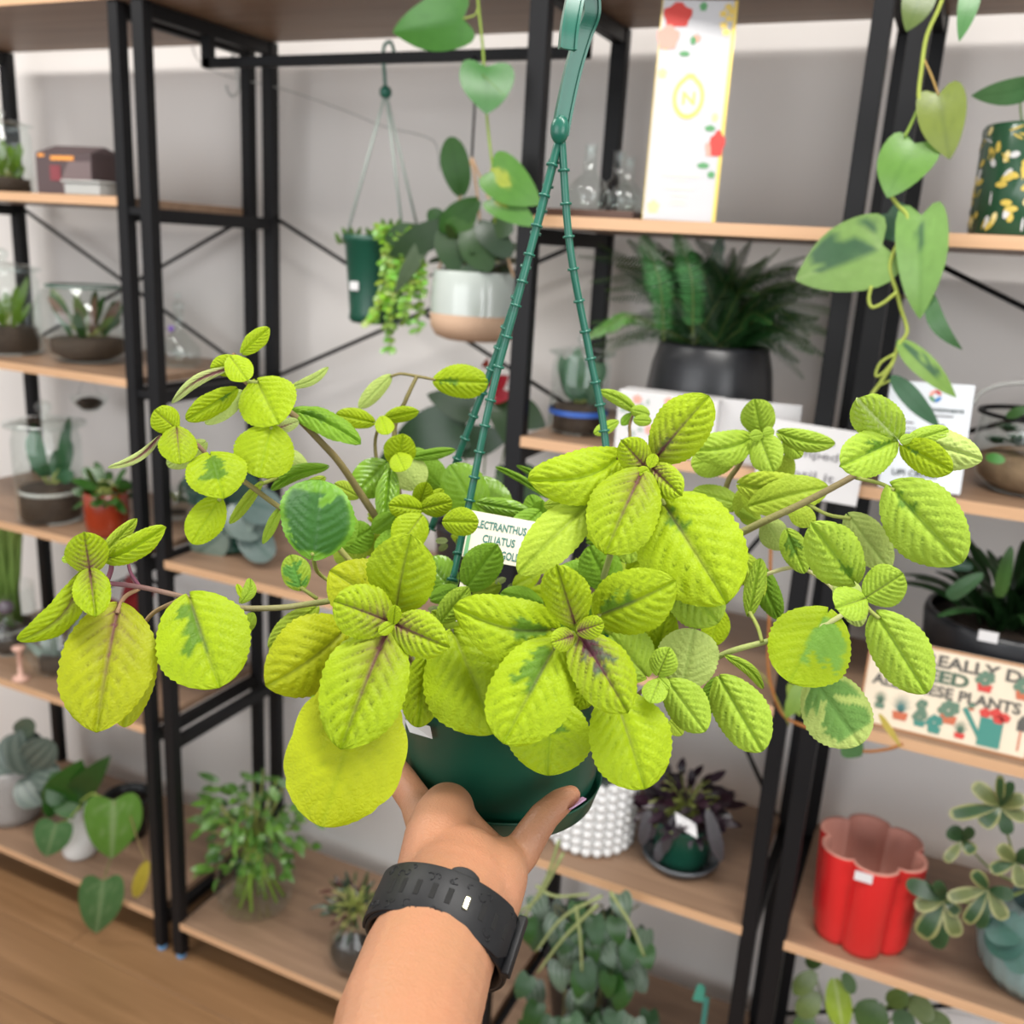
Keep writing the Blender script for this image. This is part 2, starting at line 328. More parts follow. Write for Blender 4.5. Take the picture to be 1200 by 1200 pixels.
# ------------------------------------------------------------------ shelf units
FOOT = mat('blue_foot_cap', (.12, .3, .55), .4)
def shelf_unit(label, posts_front, boards, bays, braces, ends, top=True, rails=()):
    x0, x1 = ends
    t = thing('shelf_unit', label, 'shelving', ((x0+x1)/2, D/2, 0), 'black steel and oak shelf units')
    for (a, b) in posts_front:
        for (ya, yb) in ((0, .022), (D-.022, D)):
            MB().box((a, ya, .012), (b, yb, 1.853)).build('post', BLACK, t, False, bevel=.0015)
            mb = MB(); mb.lathe([(.001, 0), (.010, 0), (.010, .008), (.006, .012), (.001, .012)], ((a+b)/2, (ya+yb)/2, 0), 12); mb.build('foot', FOOT, t)
        for k, z in enumerate(Zs):
            zz = z-TH if k < 5 else 1.853
            MB().box((a+.003, .022, zz-.024), (b-.003, D-.022, zz-.001)).build('crossbar', BLACK, t, False, bevel=.001)
    for (a, b, k, y0) in boards:
        z = Zs[k]; mb = MB(); mb.box((a, y0, z-TH), (b, D-.004, z)); o = mb.build('shelf_board', SHELF, t, False, bevel=.0008)
        MB().box((a, y0-.0012, z-TH), (b, y0, z)).build('edge_band', EDGE, o, False)
        MB().box((a, D-.02, z-TH-.022), (b, D-.002, z-TH)).build('rear_rail', BLACK, t, False) if False else None
    for (xa, xb, za, zb) in braces:
        for (p, q) in (((xa, za), (xb, zb)), ((xa, zb), (xb, za))):
            MB().tube([(p[0], D-.006 - (.004 if p[1] > q[1] else 0), p[1]), (q[0], D-.006-(.004 if p[1] > q[1] else 0), q[1])], .0042, 8).build('brace', BLACK, t)
    return t
A0, A1 = 1.0307, 1.0530; B0, B1 = 1.0830, 1.1080; C0, C1 = 1.7945, 1.8220; D0, D1 = 2.2325, 2.2550; E0, E1 = 2.2745, 2.2990
pz = atY(15, 100, D); LX = pz.x
uL = shelf_unit('black and oak shelf unit at the left, holding lidded glass jars', [(LX-.015, LX+.012), (A0, A1)],
                [(LX-.01, A0+.002, k, 0) for k in range(5)]+[(LX-.03, A1+.008, 5, -.003)], [], [(LX, A0, 1.215, 1.53), (LX, A0, .52, .88)], (LX, A1))
uM = shelf_unit('wide middle black and oak shelf unit with a hanging rail and fern', [(B0, B1), (C0, C1), (D0, D1)],
                [(B1-.002, C0+.002, 0, 0), (B1-.002, C0+.002, 2, 0)]+[(C1-.002, D0+.002, k, 0) for k in range(5)]+[(B0-.008, D1+.006, 5, -.003)], [],
                [(B1, C0, 1.215, 1.53), (B1, C0, .52, .86), (C1, D0, .52, 1.215)], (B0, D1))
uR = shelf_unit('black and oak shelf unit at the right, holding the red flower-shaped pot', [(E0, E1), (E0+.76, E1+.76)],
                [(E1-.002, E0+.762, k, 0) for k in range(5)]+[(E0-.006, E1+.77, 5, -.003)], [], [(E1, E0+.76, 1.215, 1.53), (E1, E0+.76, .12, .5)], (E0, E1+.76))
for (a, b) in ((A1, B0), (D1, E0)):                        # connector sleeves between neighbouring units
    for z in (Zs[4]-.028, Zs[3]-.03):
        MB().box((a-.001, .004, z), (b+.001, .018, z+.012)).build('connector', BLACK, uM, False)
# hanging rail in the middle unit
q = atX(245, 38, (B0+B1)/2+.004); ry = q.y
za = atY(290, 72, ry).z; zb_ = atY(560, 66, ry).z; zr = (za+zb_)/2
mb = MB(); mb.box((B1-.022, ry-.008, zr-.008), (B1-.002, ry+.008, 1.832)); mb.box((C0, ry-.008, zr-.008), (C1, ry+.008, 1.832)); mb.box((B1-.02, ry-.008, zr-.008), (C1, ry+.008, zr+.008))
mb.build('hanging_rail', BLACK, uM, False, bevel=.001)
# ------------------------------------------------------------------ background things
def ribbon(name, label, cat, pts, r, m, grp=None):
    return tag(MB().tube(spline(pts, 6), r, 8).build(name, m), label, cat, grp)
def bush(t, c, n, L, w, col, spread, seed, shape='ovate', up=.5, m=None, petl=.6, cols=None, **k):
    """n leaves on thin petioles radiating from c (world)"""
    rg = random.Random(seed); c = Vector(c)
    for i in range(n):
        th = 2*math.pi*(i*.618+rg.random()*.2); el = up+rg.uniform(-.7, .6)
        dirv = Vector((math.cos(th)*math.cos(el), math.sin(th)*math.cos(el), math.sin(el)))
        r0 = spread*rg.uniform(.35, 1); b = c+dirv*r0; l = L*rg.uniform(.7, 1.2)
        dd = (dirv+Vector((rg.uniform(-.5, .5), rg.uniform(-.6, .2), rg.uniform(-.8, .3)))).normalized()
        e = b+dd*l
        b.y = min(b.y, D-.01); e.y = min(e.y, WALLY-.01)
        nrm = Vector((rg.uniform(-.5, .5), -.6, .8)).normalized()
        if abs(nrm.dot(dd)) > .85: nrm = Vector((0, -1, .2))
        cc = cols[i % len(cols)] if cols else col
        leaf(t, b, e, w*rg.uniform(.75, 1.15), m=m or GLOSSY, n=tuple(nrm), pet=[c+dirv*r0*.05, c+dirv*r0*.6+Vector((0, 0, .01))], petr=.0012, shape=shape, col=cc, nu=10, nv=8, arch=.06, seed=seed*50+i, **k)
def px_leaves(t, lst, y, m=None, shape='heart', col='g', **k):
    """leaves seen singly in the photo: (bx,by,tx,ty,w[,col[,opts]]) at rack depth y"""
    for i, q in enumerate(lst):
        bx, by, tx, ty, w = q[:5]; cc = q[5] if len(q) > 5 and q[5] is not None else col; o = dict(k); o['shape'] = shape; o['arch'] = .06
        if len(q) > 6: o.update(q[6])
        yy = o.pop('y', y); dy = o.pop('dy', -.01)
        B = atY(bx, by, yy); T = atY(tx, ty, yy+dy)
        leaf(t, B, T, w*mpp(B), m=m or GLOSSY, col=cc, nu=14, nv=10, seed=i+int(bx), **o)
def vine(t, pts, y, r=.002, col=(.35, .45, .1), name='stem'):
    w = [atY(q[0], q[1], y if len(q) < 3 else q[2]) for q in pts]; w = spline(w, 5); mb = MB(); mb.tube(w, r, 7, cols=[col]*len(w)); return mb.build(name, LEAF, t)
def rockfill(t, c, r, h, m=None, name='substrate'):
    mb = MB(); mb.lathe([(.0005, h*.86), (r*.94, h*.88), (r, h), (r*.6, h*1.04), (.0005, h*1.06)], c, 20); return mb.build(name, m or SOIL, t)
def jar(label, px, py, y, k, rpx, hpx, prof=None, soil=.3, lid=True, name='lidded_glass_jar', cat='jar', gm=None, grp=None, plant=None, flare=1.0):
    c = atY(px, py, y); c.z = Zs[k]+.0008; s = mpp(c); r = rpx*s; h = hpx*s/.97
    t = thing(name, label, cat, c, grp)
    P0 = prof or [(0.02, .0), (.9, 0), (1, .03), (1, .86), (.93, .93), (.93, 1)]
    mb = MB(); mb.lathe([(a*r, b*h) for a, b in P0], c, 32)
    o = mb.build('glass_body', gm or GLASS, t)
    if soil:
        prs = [(max(.0005, a*r*.9-.0015), max(.003, b*h)) for a, b in P0 if b <= soil] ; ra = prs[-1][0]
        mb = MB(); mb.lathe([(.0005, .003)]+prs+[(ra, soil*h), (ra*.6, soil*h*1.08), (.0005, soil*h*1.1)], c, 24); mb.build('soil', SOIL, t)
    if lid:
        mb = MB(); rr = r*flare; mb.lathe([(.0005, h*.99), (rr*.95, h*.99), (rr*1.08, h*1.0), (rr*1.08, h*1.025), (rr*.6, h*1.07), (rr*.14, h*1.09), (rr*.11, h*1.12), (rr*.2, h*1.15), (rr*.22, h*1.2), (rr*.12, h*1.24), (.0005, h*1.25)], c, 28)
        mb.build('glass_lid', gm or GLASS, t)
    if plant:
        n, L, w, col, up = plant; rg = random.Random(int(px))
        for i in range(n):
            a = rg.random()*6.28; b = c+Vector((math.cos(a)*r*.3, math.sin(a)*r*.3, soil*h+rg.random()*.2*h)); e = b+Vector((math.cos(a)*r*.45, math.sin(a)*r*.4, rg.uniform(.1, up)*h))
            leaf(t, b, e, w*rg.uniform(.7, 1.2), m=GLOSSY, shape='ovate', col=col if isinstance(col, tuple) or isinstance(col, str) else col[i % len(col)], nu=8, nv=6, arch=.1, seed=i, pet=[Vector((c.x, c.y, soil*h+c.z)), ])
    return t, c, s
def pot(t, c, prof, s, m, name='pot', n=32, fn=None, th=.003):
    mb = MB(); mb.lathe([(.0005, prof[0][1]*s)]+[(a*s, b*s) for a, b in prof], c, n, fn); o = mb.build(name, m, t)
    q = o.modifiers.new('wall', 'SOLIDIFY'); q.thickness = th; q.offset = -1; return o
def sticker(t, px, py, y, w, h, lines=1, rot=0):
    c = atY(px, py, y); s = mpp(c); X = Vector((1, 0, 0)); Uv = Vector((0, 0, 1)); o = c-X*w*s/2-Uv*h*s/2
    a = MB().obox(o, X*w*s, Uv*h*s, Vector((0, -.0006, 0))).build('price_sticker', PAPER, t, False)
    return a
# --- left unit, level 4
g1, c, s = jar('tall lidded glass jar terrarium on the upper left shelf beside the dark box', 4, 214, .09, 4, 33, 72, soil=.22, plant=(14, .03, .014, 'g', .5), grp='lidded terrarium jars')
c = atY(92, 222, .10); c.z = Zs[4]+.0005; s = mpp(c)
t = thing('gift_box', 'dark plum gift box with orange and gold print on the upper left shelf', 'box', c)
w, h = 84*s, 56*s; mb = MB(); mb.box((c.x-w*.5, c.y-.035, c.z), (c.x+w*.55, c.y+.045, c.z+h*.82)); mb.build('carton', DARKPLUM, t, False, bevel=.002)
MB().add([(c.x-w*.5, c.y-.035, c.z+h*.82), (c.x+w*.55, c.y-.035, c.z+h*.82), (c.x+w*.55, c.y+.045, c.z+h*.82), (c.x-w*.5, c.y+.045, c.z+h*.82), (c.x-w*.42, c.y+.005, c.z+h), (c.x+w*.5, c.y+.005, c.z+h*.98)], [(0, 1, 5, 4), (2, 3, 4, 5), (0, 4, 3), (1, 2, 5)]).build('folded_top', DARKPLUM, t, False)
ORG = mat('orange_print', (.75, .3, .06), .5)
MB().obox((c.x-w*.2, c.y-.0355, c.z+h*.68), Vector((w*.44, 0, 0)), Vector((0, 0, h*.08)), Vector((0, -.0005, 0))).obox((c.x-w*.44, c.y-.0355, c.z+h*.74), Vector((w*.12, 0, 0)), Vector((0, 0, h*.06)), Vector((0, -.0005, 0))).build('orange_print', ORG, t, False)
MB().obox((c.x-w*.22, c.y-.0358, c.z+h*.28), Vector((w*.2, 0, 0)), Vector((0, 0, h*.3)), Vector((0, -.0005, 0))).build('maroon_print', mat('maroon_print', (.2, .04, .05), .5), t, False)
MB().add([(c.x+w*.06, c.y-.036, c.z), (c.x+w*.55, c.y-.036, c.z), (c.x+w*.55, c.y-.036, c.z+h*.66), (c.x+w*.14, c.y-.036, c.z+h*.66), (c.x-w*.02, c.y-.036, c.z+h*.3)], [(0, 1, 2, 3, 4)]).build('lighter_panel', mat('plum_panel', (.15, .11, .11), .6), t, False)
c2 = atY(108, 226, .025); c2.z = Zs[4]+.0005; s = mpp(c2)
mb = MB(); mb.box((c2.x-30*s, c2.y-.02, c2.z), (c2.x+26*s, c2.y+.02, c2.z+13*s)); mb.box((c2.x-34*s, c2.y-.023, c2.z+13*s), (c2.x+28*s, c2.y+.023, c2.z+16*s))
tag(mb.build('plastic_tub', CLEARP, None, False, bevel=.002), 'frosted clear plastic tub in front of the dark plum gift box', 'tub')
# --- left unit, level 3
jar('tall lidded glass jar terrarium at the left edge beside the round bowl terrarium', 10, 414, .09, 3, 38, 92, soil=.30, plant=(16, .03, .016, ('g'), .5), grp='lidded terrarium jars')
t, c, s = jar('wide round glass bowl terrarium with planting on the left shelf', 104, 424, .12, 3, 56, 84, prof=[(.02, 0), (.5, 0), (.8, .12), (1, .42), (1, .62), (.9, .84), (.74, .97), (.72, 1)], soil=.3, lid=False, name='bowl_terrarium', cat='terrarium', plant=(26, .03, .016, [(.05, .16, .03), (.2, .3, .08), (.35, .2, .14)], .55))
MB().lathe([(.70*56*s, 84*s), (.75*56*s, 84*s+.001), (.75*56*s, 84*s+.004), (.70*56*s, 84*s+.004)], c, 32).build('glass_rim', mat('green_glass_edge', (.1, .18, .14), .15), t)
t, c, s = jar('slender glass decanter with a ball stopper seen through the left frame', 211, 418, .20, 3, 24, 60, prof=[(.02, 0), (.8, 0), (1, .08), (.95, .35), (.35, .62), (.2, .7), (.2, .95), (.28, 1)], soil=0, lid=False, name='glass_decanter', cat='decanter')
mb = MB(); mb.ball(c+Vector((0, 0, 68*s)), 7*s, 14, 10); mb.ball(c+Vector((0, 0, 80*s)), 4*s, 12, 8); mb.build('ball_stopper', GLASS, t)
mb = MB(); mb.ball(c+Vector((0, -.005, 16*s)), 10*s, 14, 10, (1, .7, .8)); mb.build('facet_ball', GLASS, t)
mb = MB(); mb.ball(c+Vector((-12*s, 0, 42*s)), 4*s, 10, 8); mb.build('violet_bead', mat('violet_glass', (.25, .15, .5), .2), t)
# --- left unit, level 2
t, c, s = jar('lidded glass jar terrarium on the third left shelf beside the red pot', 60, 598, .07, 2, 37, 108, soil=.34, plant=(9, .05, .026, (.07, .22, .09), .62), grp='lidded terrarium jars', flare=1.1)
MB().lathe([(.0005, .30*108*s), (33*s, .3*108*s), (33*s, .34*108*s), (.0005, .34*108*s)], c, 24).build('pebble_layer', mat('white_pebbles', (.55, .54, .5), .8, bump=1, bscale=150, var=.3, vscale=150), t)
t, c, s = jar('red ribbed glass pot holding a leafy plant on the third left shelf', 126, 612, .06, 2, 25, 50, prof=[(.02, 0), (.8, 0), (.92, .05), (1, .3), (1, .9), (.96, 1)], soil=.85, lid=False, name='red_glass_pot', cat='pot', gm=mat('red_amber_glass', (.26, .03, .008), .15, coat=.5))
bush(t, c+Vector((0, 0, 48*s)), 22, .05, .022, (.045, .15, .02), .035, 21, up=.5)
# dark hanging bowl near wall
t = thing('glass_bird_feeder', 'small glass hanging bowl of dark soil near the wall on the left', 'bowl', atY(105, 470, .3)); c = atY(105, 470, .3); s = mpp(c)
MB().lathe([(.001, -12*s), (10*s, -11*s), (19*s, -2*s), (21*s, 6*s)], c, 24).build('glass_bowl', GLASS, t); MB().lathe([(.001, -10*s), (9*s, -9*s), (16*s, -2*s), (10*s, 3*s), (.001, 5*s)], c, 20).build('soil', SOIL, t)
MB().tube([c+Vector((-19*s, 0, 4*s)), c+Vector((0, 0, 40*s)), c+Vector((0, 0, Zs[3]-TH-c.z))], .0006, 6).tube([c+Vector((19*s, 0, 4*s)), c+Vector((0, 0, 40*s))], .0006, 6).build('thread', CLEARP, t)
# --- left unit, level 1
t, c, s = jar('small round bottle with a glass stopper at the left edge, second shelf up', 12, 772, .10, 1, 18, 48, prof=[(.02, 0), (.8, 0), (1, .2), (.9, .6), (.3, .8), (.3, 1)], soil=.3, lid=False, name='stoppered_bottle', cat='bottle')
MB().ball(c+Vector((0, 0, 56*s)), 9*s, 14, 10).build('stopper', mat('smoky_glass', (.12, .1, .12), .1), t)
t, c, s = jar('glass vase of upright green stalks at the left edge of the photo', 14, 776, .20, 1, 30, 50, prof=[(.02, 0), (.9, 0), (1, .1), (1, 1)], soil=.1, lid=False, name='stalk_vase', cat='vase')
rg = random.Random(3)
for i in range(16):
    b = c+Vector((rg.uniform(-1, 1)*18*s, rg.uniform(-1, 1)*.012, .01)); e = b+Vector((rg.uniform(-14, 22)*s, rg.uniform(-.01, .02), rg.uniform(105, 150)*s)); MB().tube([b, (b+e)/2+Vector((rg.uniform(-3, 3)*s, 0, 0)), e], 3.2*s, 7, cols=[(.16, .3, .06), (.22, .36, .08), (.3, .42, .1)]).build('stalk', LEAF, t)
t, c, s = jar('round glass terrarium of silvery strap leaves beside the stalk vase', 72, 800, .10, 1, 36, 52, prof=[(.02, 0), (.7, 0), (1, .4), (1, .6), (.8, .95), (.78, 1)], soil=.3, lid=False, name='strap_leaf_terrarium', cat='terrarium')
for (bx, by, tx, ty, w) in ((62, 775, 44, 728, 12), (66, 775, 62, 712, 12), (74, 775, 98, 716, 12), (60, 775, 30, 752, 10), (78, 776, 104, 745, 12)):
    b = atY(bx, by, .095); leaf(t, b, atY(tx, ty, .085), w*mpp(b), m=GLOSSY, shape='strap', col=(.32, .4, .33), nu=10, nv=6, fold=-.5, arch=.1)
t = thing('candle_stand', 'small pink candle stand at the front edge of the left shelf', 'candle stand', atY(24, 790, .02)); c = atY(24, 788, .02); c.z = Zs[1]; s = mpp(c)
MB().lathe([(.0005, 0), (10*s, 0), (9*s, 3*s), (3*s, 6*s), (2.4*s, 20*s), (3*s, 34*s), (7*s, 38*s), (7*s, 41*s), (.0005, 41*s)], c, 20).build('stand', mat('dusty_pink_metal', (.6, .36, .28), .4), t); t.location = t.location
t = thing('anthurium', 'red anthurium in a dark pot behind the lime stem at left', 'plant', atY(148, 790, .2)); c = atY(148, 805, .2); c.z = Zs[1]; s = mpp(c)
pot(t, c, [(18, 0), (24, 40), (26, 42)], s, BLACKPOT); rockfill(t, c, 22*s, 36*s)
px_leaves(t, [(150, 740, 128, 700, 30, (.42, .02, .03)), (160, 735, 150, 672, 30, (.42, .02, .03)), (155, 720, 182, 688, 26, (.4, .02, .03)), (150, 760, 120, 755, 26, (.03, .1, .03)), (160, 765, 190, 748, 26, (.03, .1, .03))], .18)
for (a, b) in ((128, 705), (152, 690), (178, 695)): vine(t, [(150, 765), ((150+a)/2, 735), (a, b)], .19, .0015, (.12, .2, .06))
# --- left unit, level 0
t = thing('silver_peperomia', 'silver striped round-leaf plant in a grey speckled pot, bottom left shelf', 'plant', atY(20, 960, .14)); c = atY(18, 968, .10); c.z = Zs[0]+.0005; s = mpp(c)
pot(t, c, [(28, 0), (33, 12), (39, 58), (41, 70), (40, 74)], s, GREYPOT); rockfill(t, c, 38*s, 66*s)
px_leaves(t, [(35, 905, 25, 855, 44, (.09, .14, .12)), (30, 900, 62, 868, 40, (.07, .12, .1)), (22, 905, -12, 880, 42), (28, 912, 50, 942, 42), (20, 915, 2, 945, 40), (40, 905, 70, 912, 34), (30, 900, 8, 862, 38), (20, 860, 40, 845, 24, (.05, .12, .05))], .07, shape='round', col=(.08, .13, .11), stripe=6)
bush(t, c+Vector((0, 0, 72*s)), 14, .045, .036, (.07, .12, .1), .04, 31, shape='round', stripe=5)
t = thing('philodendron', 'heart-leaf plant in a white bottle vase spilling over the bottom left shelf', 'plant', atY(95, 990, .08)); c = atY(94, 996, .07); c.z = Zs[0]+.0005; s = mpp(c)
pot(t, c, [(17, 0), (19, 5), (16, 22), (11, 40), (10, 52), (13, 62)], s, WHITE, 'vase')
px_leaves(t, [(133, 938, 131, 1006, 64, (.15, .36, .05), {'vcol': (.45, .6, .3), 'dy': .0, 'y': -.02}), (121, 1032, 113, 1094, 50, (.11, .27, .09), {'y': -.04, 'dy': 0, 'vcol': (.35, .5, .25)}), (66, 965, 54, 1004, 42, (.11, .28, .1), {'y': .0, 'vcol': (.35, .5, .25)}),
              (72, 940, 96, 890, 50, (.04, .17, .02)), (80, 930, 60, 905, 44, (.03, .13, .02)), (90, 930, 130, 885, 30, (.03, .12, .02)), (75, 935, 85, 960, 30, (.04, .16, .02)), (70, 950, 62, 915, 34, (.04, .15, .02))], .03)
px_leaves(t, [(172, 1010, 158, 1052, 16, (.62, .5, .06))], .0, shape='ovate')
vine(t, [(94, 940), (110, 930), (128, 945)], .02, .0018); vine(t, [(94, 945), (80, 960), (67, 965)], .02, .0018); vine(t, [(134, 940), (135, 985, -.01), (125, 1020, -.03), (121, 1033, -.04)], -.02, .0016, (.2, .2, .08)); vine(t, [(150, 945), (160, 980), (172, 1010)], .0, .0014, (.3, .22, .1))
MB().ball(atY(56, 932, .03), .006, 10, 8).build('bud', mat('cream_bud', (.7, .55, .42), .6), t)
t = thing('black_nursery_pot', 'black nursery pot behind the heart-leaf plant on the bottom left shelf', 'pot', atY(150, 985, .18)); c = atY(152, 985, .18); c.z = Zs[0]+.0005; s = mpp(c)
pot(t, c, [(20, 0), (25, 44), (27, 46), (27, 50)], s, BLACKPOT); rockfill(t, c, 23*s, 42*s)
# --- middle unit: hanging things
ribbon('wire', 'thin grey wire strung across the wall under the top shelf', 'wire', [atY(x, y, .33) for x, y in ((222, 40), (232, 70), (262, 88), (330, 104), (400, 128), (450, 148), (498, 160), (512, 172), (515, 200))], .0011, CLEARP)
c = atY(272, 72, ry); s = mpp(c)
ribbon('s_hook', 'clear plastic hook hanging empty from the rail at left', 'hook', [c+Vector((dx*s, 0, -dz*s)) for dx, dz in ((0, -7), (4, -3), (7, 10), (9, 24), (7, 34), (0, 38), (-6, 34), (-9, 26))], .0022, CLEARP)
# green hanging pot
t = thing('hanging_pot', 'green hanging pot with trailing succulent hung from the rail by a hook', 'plant', atY(438, 380, ry)); yy = ry
c = atY(440, 378, yy); s = mpp(c)
pot(t, c, [(28, 0), (31, 4), (30, 12), (36, 88), (39, 92), (39, 98)], s, DKGREEN); rockfill(t, c, 35*s, 88*s)
hk = atY(452, 108, yy); mb = MB()
mb.tube(spline([hk+Vector((dx*s, 0, -dz*s)) for dx, dz in ((0, 0), (-2, -18), (-4, -38), (-2, -48), (5, -50), (9, -42), (10, -34))], 5), .0028, 8); mb.ball(hk, 7*s, 10, 8); mb.build('hook', HANGER, t)
for (x, y) in ((404, 285), (472, 272), (490, 270)):
    MB().tube([hk, atY(x, y, yy+(.02 if x > 480 else -.01))], .0023, 8).build('strap', mat('pale_green_strap', (.34, .4, .36), .4), t)
for (x, y) in ((404, 278), (412, 272), (440, 272), (432, 280), (450, 268), (458, 262), (420, 282), (445, 275)):
    px_leaves(t, [(x+dx, y+8, x+dx*2.2, y-6, 6) for dx in (-5, 0, 5)], yy-.02, shape='strap', col=(.2, .38, .08))
rg = random.Random(9)
def strand(t, pts, y, lw, col, seed, step=6, ll=9):
    w = spline([atY(a, b, y) for a, b in pts], 8); mb = MB(); mb.tube(w, .0009, 5, cols=[(.2, .3, .06)]*len(w)); rg = random.Random(seed)
    for i in range(0, len(w)-1):
        for sd_ in (-1, 1):
            b = w[i]; sc = mpp(b); e = b+Vector((sd_*ll*sc*rg.uniform(.6, 1), rg.uniform(-.012, .006), -ll*sc*rg.uniform(-.1, .9)))
            v, f, cc = leafgeo(b, e, lw*sc, n=(rg.uniform(-.4, .4), -1, .5), nu=5, nv=4, shape='ovate', col=tuple(q*rg.uniform(.75, 1.2) for q in col), seed=i)
            mb.add([tuple(q) for q in v], f); mb.c[-len(v):] = [tuple(q) for q in cc]
    return mb.build('trailing_stem', GLOSSY, t)
for i in range(15):
    x0 = rg.uniform(450, 498); x1 = x0+rg.uniform(-12, 26); yb = rg.uniform(300, 428)
    strand(t, [(x0-8, 275), (x0, 268), ((x0+x1)/2+6, (268+yb)/2), (x1, yb)], yy-.035-rg.random()*.03, 7, (.22, .42, .05), i)
strand(t, [(470, 330), (455, 345), (440, 365), (432, 378)], yy-.06, 9, (.28, .5, .05), 90); strand(t, [(478, 300), (462, 330), (450, 350)], yy-.06, 9, (.25, .45, .06), 91)
sticker(t, 415, 335, yy-.05, 12, 10)
# white and tan hanging pot with epiphyte
t = thing('macrame_plant', 'two-tone white and tan pot with dark leaves hanging on rope', 'plant', atY(560, 395, ry)); yy = ry-.01
c = atY(556, 398, yy); s = mpp(c)
TAN = mat('raw_tan_clay', (.5, .33, .22), .7)
pot(t, c, [(34, 0), (46, 4), (52, 14), (53, 30)], s, TAN, 'pot_base'); mb = MB(); mb.lathe([(53*s, 30*s), (53.5*s, 46*s), (51*s, 76*s), (50*s, 78*s), (47*s, 76*s), (47*s, 60*s)], c, 32); mb.build('glazed_upper', mat('pale_grey_glaze', (.5, .55, .51), .15, coat=.6), t); rockfill(t, c+Vector((0, 0, 40*s)), 47*s, 26*s)
top = atY(556, 66, yy)
MB().tube([top, atY(556, 130, yy), atY(553, 185, yy)], .002, 8).build('black_cord', BLACK, t)
for (x, y) in ((510, 330), (566, 350), (602, 325)):
    MB().tube(spline([atY(553, 185, yy), atY((553+x)/2+2, 250, yy-.03), atY(x, y, yy-.045)], 5), .0022, 7).build('rope', STRAW, t)
px_leaves(t, [(540, 228, 528, 160, 34, (.05, .16, .03), {'shape': 'ovate'}), (556, 245, 520, 268, 34, (.09, .25, .04), {'shape': 'ovate'}), (560, 235, 515, 270, 30, (.06, .2, .03), {'shape': 'ovate'}), (520, 250, 503, 262, 26, (.05, .16, .03), {'shape': 'ovate'}),
              (530, 262, 455, 300, 34, (.05, .11, .04), {'shape': 'lance'}), (505, 270, 462, 345, 20, (.15, .22, .12), {'shape': 'lance'}), (545, 268, 575, 318, 38, (.045, .12, .03), {'shape': 'ovate'}), (575, 310, 512, 342, 24, (.08, .16, .07), {'shape': 'lance'}), (560, 315, 535, 362, 28, (.07, .17, .06), {'shape': 'lance'}),
              (520, 265, 535, 318, 34, (.04, .11, .03), {'shape': 'ovate'}), (560, 262, 600, 300, 30, (.03, .08, .03), {'shape': 'ovate'}), (575, 262, 602, 270, 26, (.05, .12, .03), {'shape': 'ovate'}), (490, 268, 452, 282, 26, (.05, .13, .03), {'shape': 'ovate'})], yy-.05, col=(.05, .14, .03))
bush(t, c+Vector((0, 0, 84*s)), 34, .05, .022, (.04, .11, .03), .045, 55, up=.3, cols=[(.035, .1, .025), (.06, .14, .03), (.1, .1, .05)])
# pothos vine from the top shelf
t = thing('pothos_vine', 'trailing golden pothos hanging from above the top shelf at centre', 'plant', atY(560, 0, -.03)); yy = -.03
vine(t, [(556, -60), (560, 0), (566, 60), (570, 130), (574, 170), (579, 215), (580, 262)], yy, .0019, (.3, .42, .08))
px_leaves(t, [(543, 22, 460, 38, 62, (.10, .33, .05), {'fold': -.1}), (570, 78, 570, 134, 66, (.08, .3, .06), {'roll': .2}), (552, 75, 600, 120, 1)], yy-.02)
px_leaves(t, [(577, 200, 634, 240, 52, (.12, .34, .04), {'d': .3, 'darkcol': (.55, .62, .06)}), (578, 232, 630, 265, 34, (.13, .36, .05), {'d': .25, 'darkcol': (.55, .62, .06)}), (575, 205, 600, 218, 18, (.5, .6, .07))], yy-.02)
vine(t, [(543, 22), (556, 18), (560, 10)], yy-.02, .0012)
# --- middle unit level 2 (left bay)
t = thing('rex_foliage_plant', 'silvery fan-leaf plant in a dark green pot on the shelf at left centre', 'plant', atY(268, 655, .12)); c = atY(268, 654, .13); c.z = Zs[2]+.0005; s = mpp(c)
pot(t, c, [(28, 0), (34, 4), (30, 8), (34, 52), (36, 58)], s, DKGREEN); rockfill(t, c, 33*s, 50*s)
px_leaves(t, [(262, 625, 228, 650, 44, (.3, .38, .31)), (275, 590, 305, 630, 48, (.2, .27, .24)), (280, 585, 330, 600, 44, (.16, .24, .22)), (262, 590, 238, 570, 44, (.06, .16, .12)), (275, 580, 268, 545, 40, (.05, .13, .1)), (285, 620, 318, 655, 40, (.18, .25, .23)), (262, 605, 300, 612, 44, (.25, .33, .28)), (268, 590, 300, 560, 40, (.05, .12, .1))], .08, shape='round', vcol=(.05, .12, .09), teeth=10)
bush(t, c+Vector((0, 0, 60*s)), 20, .055, .045, (.1, .19, .15), .05, 66, shape='round')
t = thing('small_terrarium', 'small glass globe with a sprig on the shelf just right of the posts', 'terrarium', atY(208, 640, .12)); c = atY(208, 640, .22); c.z = Zs[2]+.0005; s = mpp(c)
MB().lathe([(.0005, 0), (12*s, 0), (20*s, 14*s), (19*s, 28*s), (12*s, 38*s)], c, 24).build('glass_body', GLASS, t); rockfill(t, c, 12*s, 8*s); bush(t, c+Vector((0, 0, 20*s)), 12, .03, .016, (.06, .12, .05), .02, 68)
t = thing('flamingo_flower', 'dark-leaved plant with red flowers behind the green hanger straps', 'plant', atY(540, 700, .2)); c = atY(545, 735, .2); c.z = Zs[2]+.0005; s = mpp(c)
pot(t, c, [(34, 0), (40, 70), (43, 76)], s, BLACKPOT); rockfill(t, c, 38*s, 68*s)
